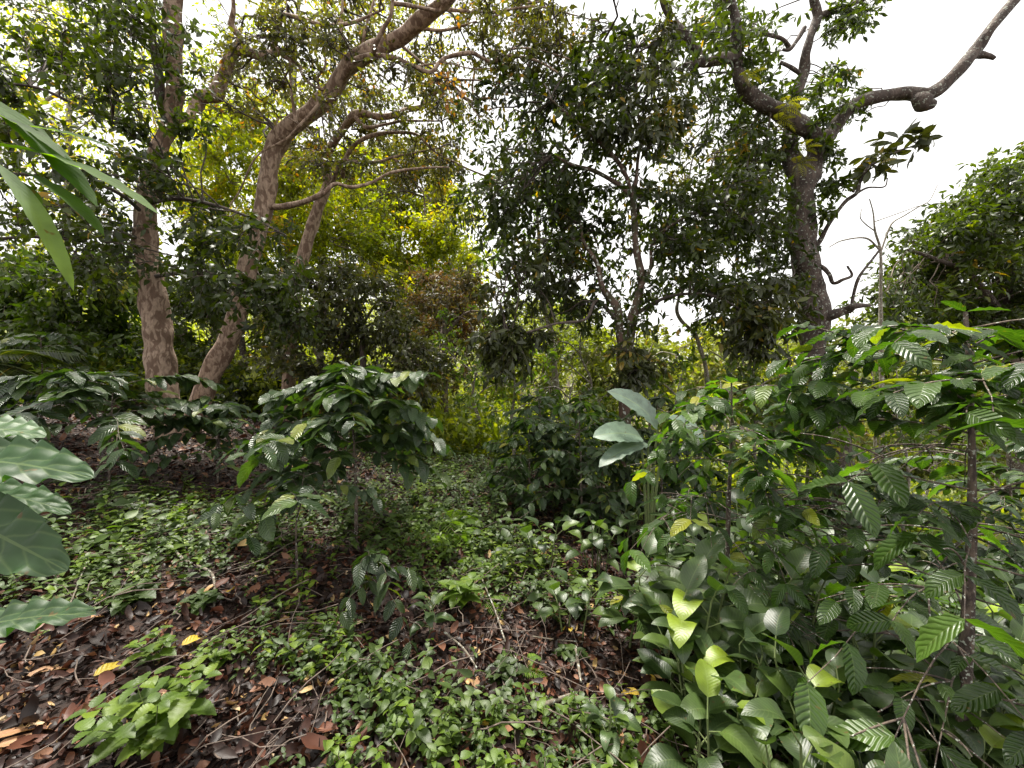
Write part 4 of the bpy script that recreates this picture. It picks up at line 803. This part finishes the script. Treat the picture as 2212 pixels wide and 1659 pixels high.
# ------------------------------------------------------------------ creeper covered stump
b = G(1835, 1380); b = gbase(1835, 3.1)
t = Tree('overgrown_stump', 'dark stump covered by a mound of round leaved creeper at lower right', 'stump', b, M['lichen'])
t.limb([toground(1840, 3.1), (1838, 1330, 3.1), (1825, 1270, 3.1), (1820, 1220, 3.1)], [44, 34, 30, 16], 'trunk')
c = fill([(1700, 1230), (1760, 1180), (1880, 1170), (1900, 1280), (1850, 1330), (1740, 1300)], 26, 2.9, 3.5, .13)
t.leaf(c, 'dark', tw=12, lpt=9, L=.055, asp=.75, rosette=.1, droop=.3, twr=.0015, limbr=.003, a=.45, b=.6, reach=.4); t.done('darktwig')

# ------------------------------------------------------------------ single fallen leaves and sticks
def fallen(px, py, L, W, ang, mat, label, r=.5, bend=.7):
    g = G(px, py); mb = MB(); d = np.array([[math.cos(ang), math.sin(ang), .05]])
    leaves(mb, (g+[0, 0, .045]-d[0]*L*.5)[None], d, (UP+rdir(1)[0]*.35)[None], np.array([L]), np.array([W]), a=.55, b=.6, bend=bend, fold=.3, wave=.02, wk=2, nl=10, nw=2, r=[r], twist=.3)
    o = mb.build('fallen_leaf', M[mat], None, g); o.location = [float(q) for q in g]; tag(o, label, 'fallen leaf')
for a in [(250, 1455, .15, .06, 1.3, 'yleaf', 'curled lime yellow fallen leaf above the nettle like herb', 1.), (425, 1395, .13, .05, 1.2, 'yleaf', 'yellow fallen leaf standing among small herbs', .5), (497, 1288, .09, .045, 2., 'yleaf', 'spotted orange yellow fallen leaf right of the crooked stick', .1),
          (348, 1180, .1, .03, .2, 'yleaf', 'narrow yellow fallen leaf at the top of the crooked stick', .6), (200, 1350, .11, .07, 1.2, 'tleaf', 'rounded tan fallen leaf left of the herb tuft', .1), (795, 1355, .17, .06, .6, 'tleaf', 'large whitish dead leaf left of centre', 1.), (975, 1265, .1, .04, 0., 'tleaf', 'pinkish pale fallen leaf by the path', .7),
          (935, 1208, .09, .05, 1., 'tleaf', 'pinkish fallen leaf left of the path', .6), (905, 1220, .07, .04, .5, 'yleaf', 'small yellow fallen leaf left of the path', .8), (1232, 1372, .07, .03, 1.5, 'yleaf', 'yellow fallen leaf pair member right of the pale litter', .6), (1217, 1370, .06, .025, 1.5, 'yleaf', 'smaller yellow fallen leaf left of its twin in the pale litter', .4),
          (1025, 1485, .12, .05, 1.8, 'tleaf', 'orange tan fallen leaf below the twigs', .1), (1030, 1580, .13, .03, 2.9, 'yleaf', 'long yellow orange fallen leaf at the bottom centre', .1), (1335, 1605, .12, .045, 1.6, 'tleaf', 'upright orange brown fallen leaf at the bottom edge', 0.), (1345, 1470, .11, .03, .1, 'tleaf', 'flat rust brown fallen leaf right of the bare patch', 0.),
          (1405, 1480, .1, .04, 1.8, 'yleaf', 'dull yellow fallen leaf right of the rust brown one', .2), (60, 1590, .28, .07, .7, 'tleaf', 'long orange brown dead leaf at the bottom left corner', 0.), (110, 1465, .14, .07, .9, 'tleaf', 'grey brown oval dead leaf near the left edge', .2), (1360, 1510, .1, .05, 2.6, 'yleaf', 'half green half orange fallen leaf at the lower right of the litter', .3), (60, 1620, .16, .05, .4, 'tleaf', 'rusty dead leaf lying against the bottom left corner', .1)]:
    fallen(*a[:5], a[5], a[6], r=a[7])
def stick(label, pts, w_, mat='slim'):
    g = [G(px, py)+[0, 0, h] for px, py, h in pts]; mb = MB(); base = g[0]
    limb(mb, np.array(g), [w_, w_*.9, w_*.6], 7, step=4, bump=.1)
    o = mb.build('fallen_stick', M[mat], None, base); o.location = [float(q) for q in base]; tag(o, label, 'stick')
stick('crooked pale lichen stick lying on the left litter', [(368, 1170, .06), (378, 1205, .05), (410, 1232, .05), (450, 1250, .05), (463, 1275, .05), (462, 1330, .03)], .009)
stick('long brown stick slanting down through the litter at centre', [(960, 1385, .05), (1000, 1420, .05), (1030, 1460, .04)], .007)
stick('stick running down to the right from the path', [(1040, 1265, .06), (1070, 1340, .06), (1090, 1400, .05), (1115, 1440, .04)], .006)
stick('pale mottled stick standing in the bare litter patch', [(1243, 1415, .05), (1248, 1450, .05), (1255, 1490, .04)], .009)
stick('thick brown stick near the bottom under herbs', [(1130, 1560, .04), (1190, 1545, .06), (1240, 1520, .05)], .012)
stick('thin pale twig lying level in the bare litter patch', [(1150, 1393, .05), (1200, 1400, .05), (1265, 1405, .05)], .004)
stick('long bent twig crossing the dark left slope', [(150, 1330, .05), (200, 1215, .06), (250, 1195, .06), (400, 1190, .06)], .004)
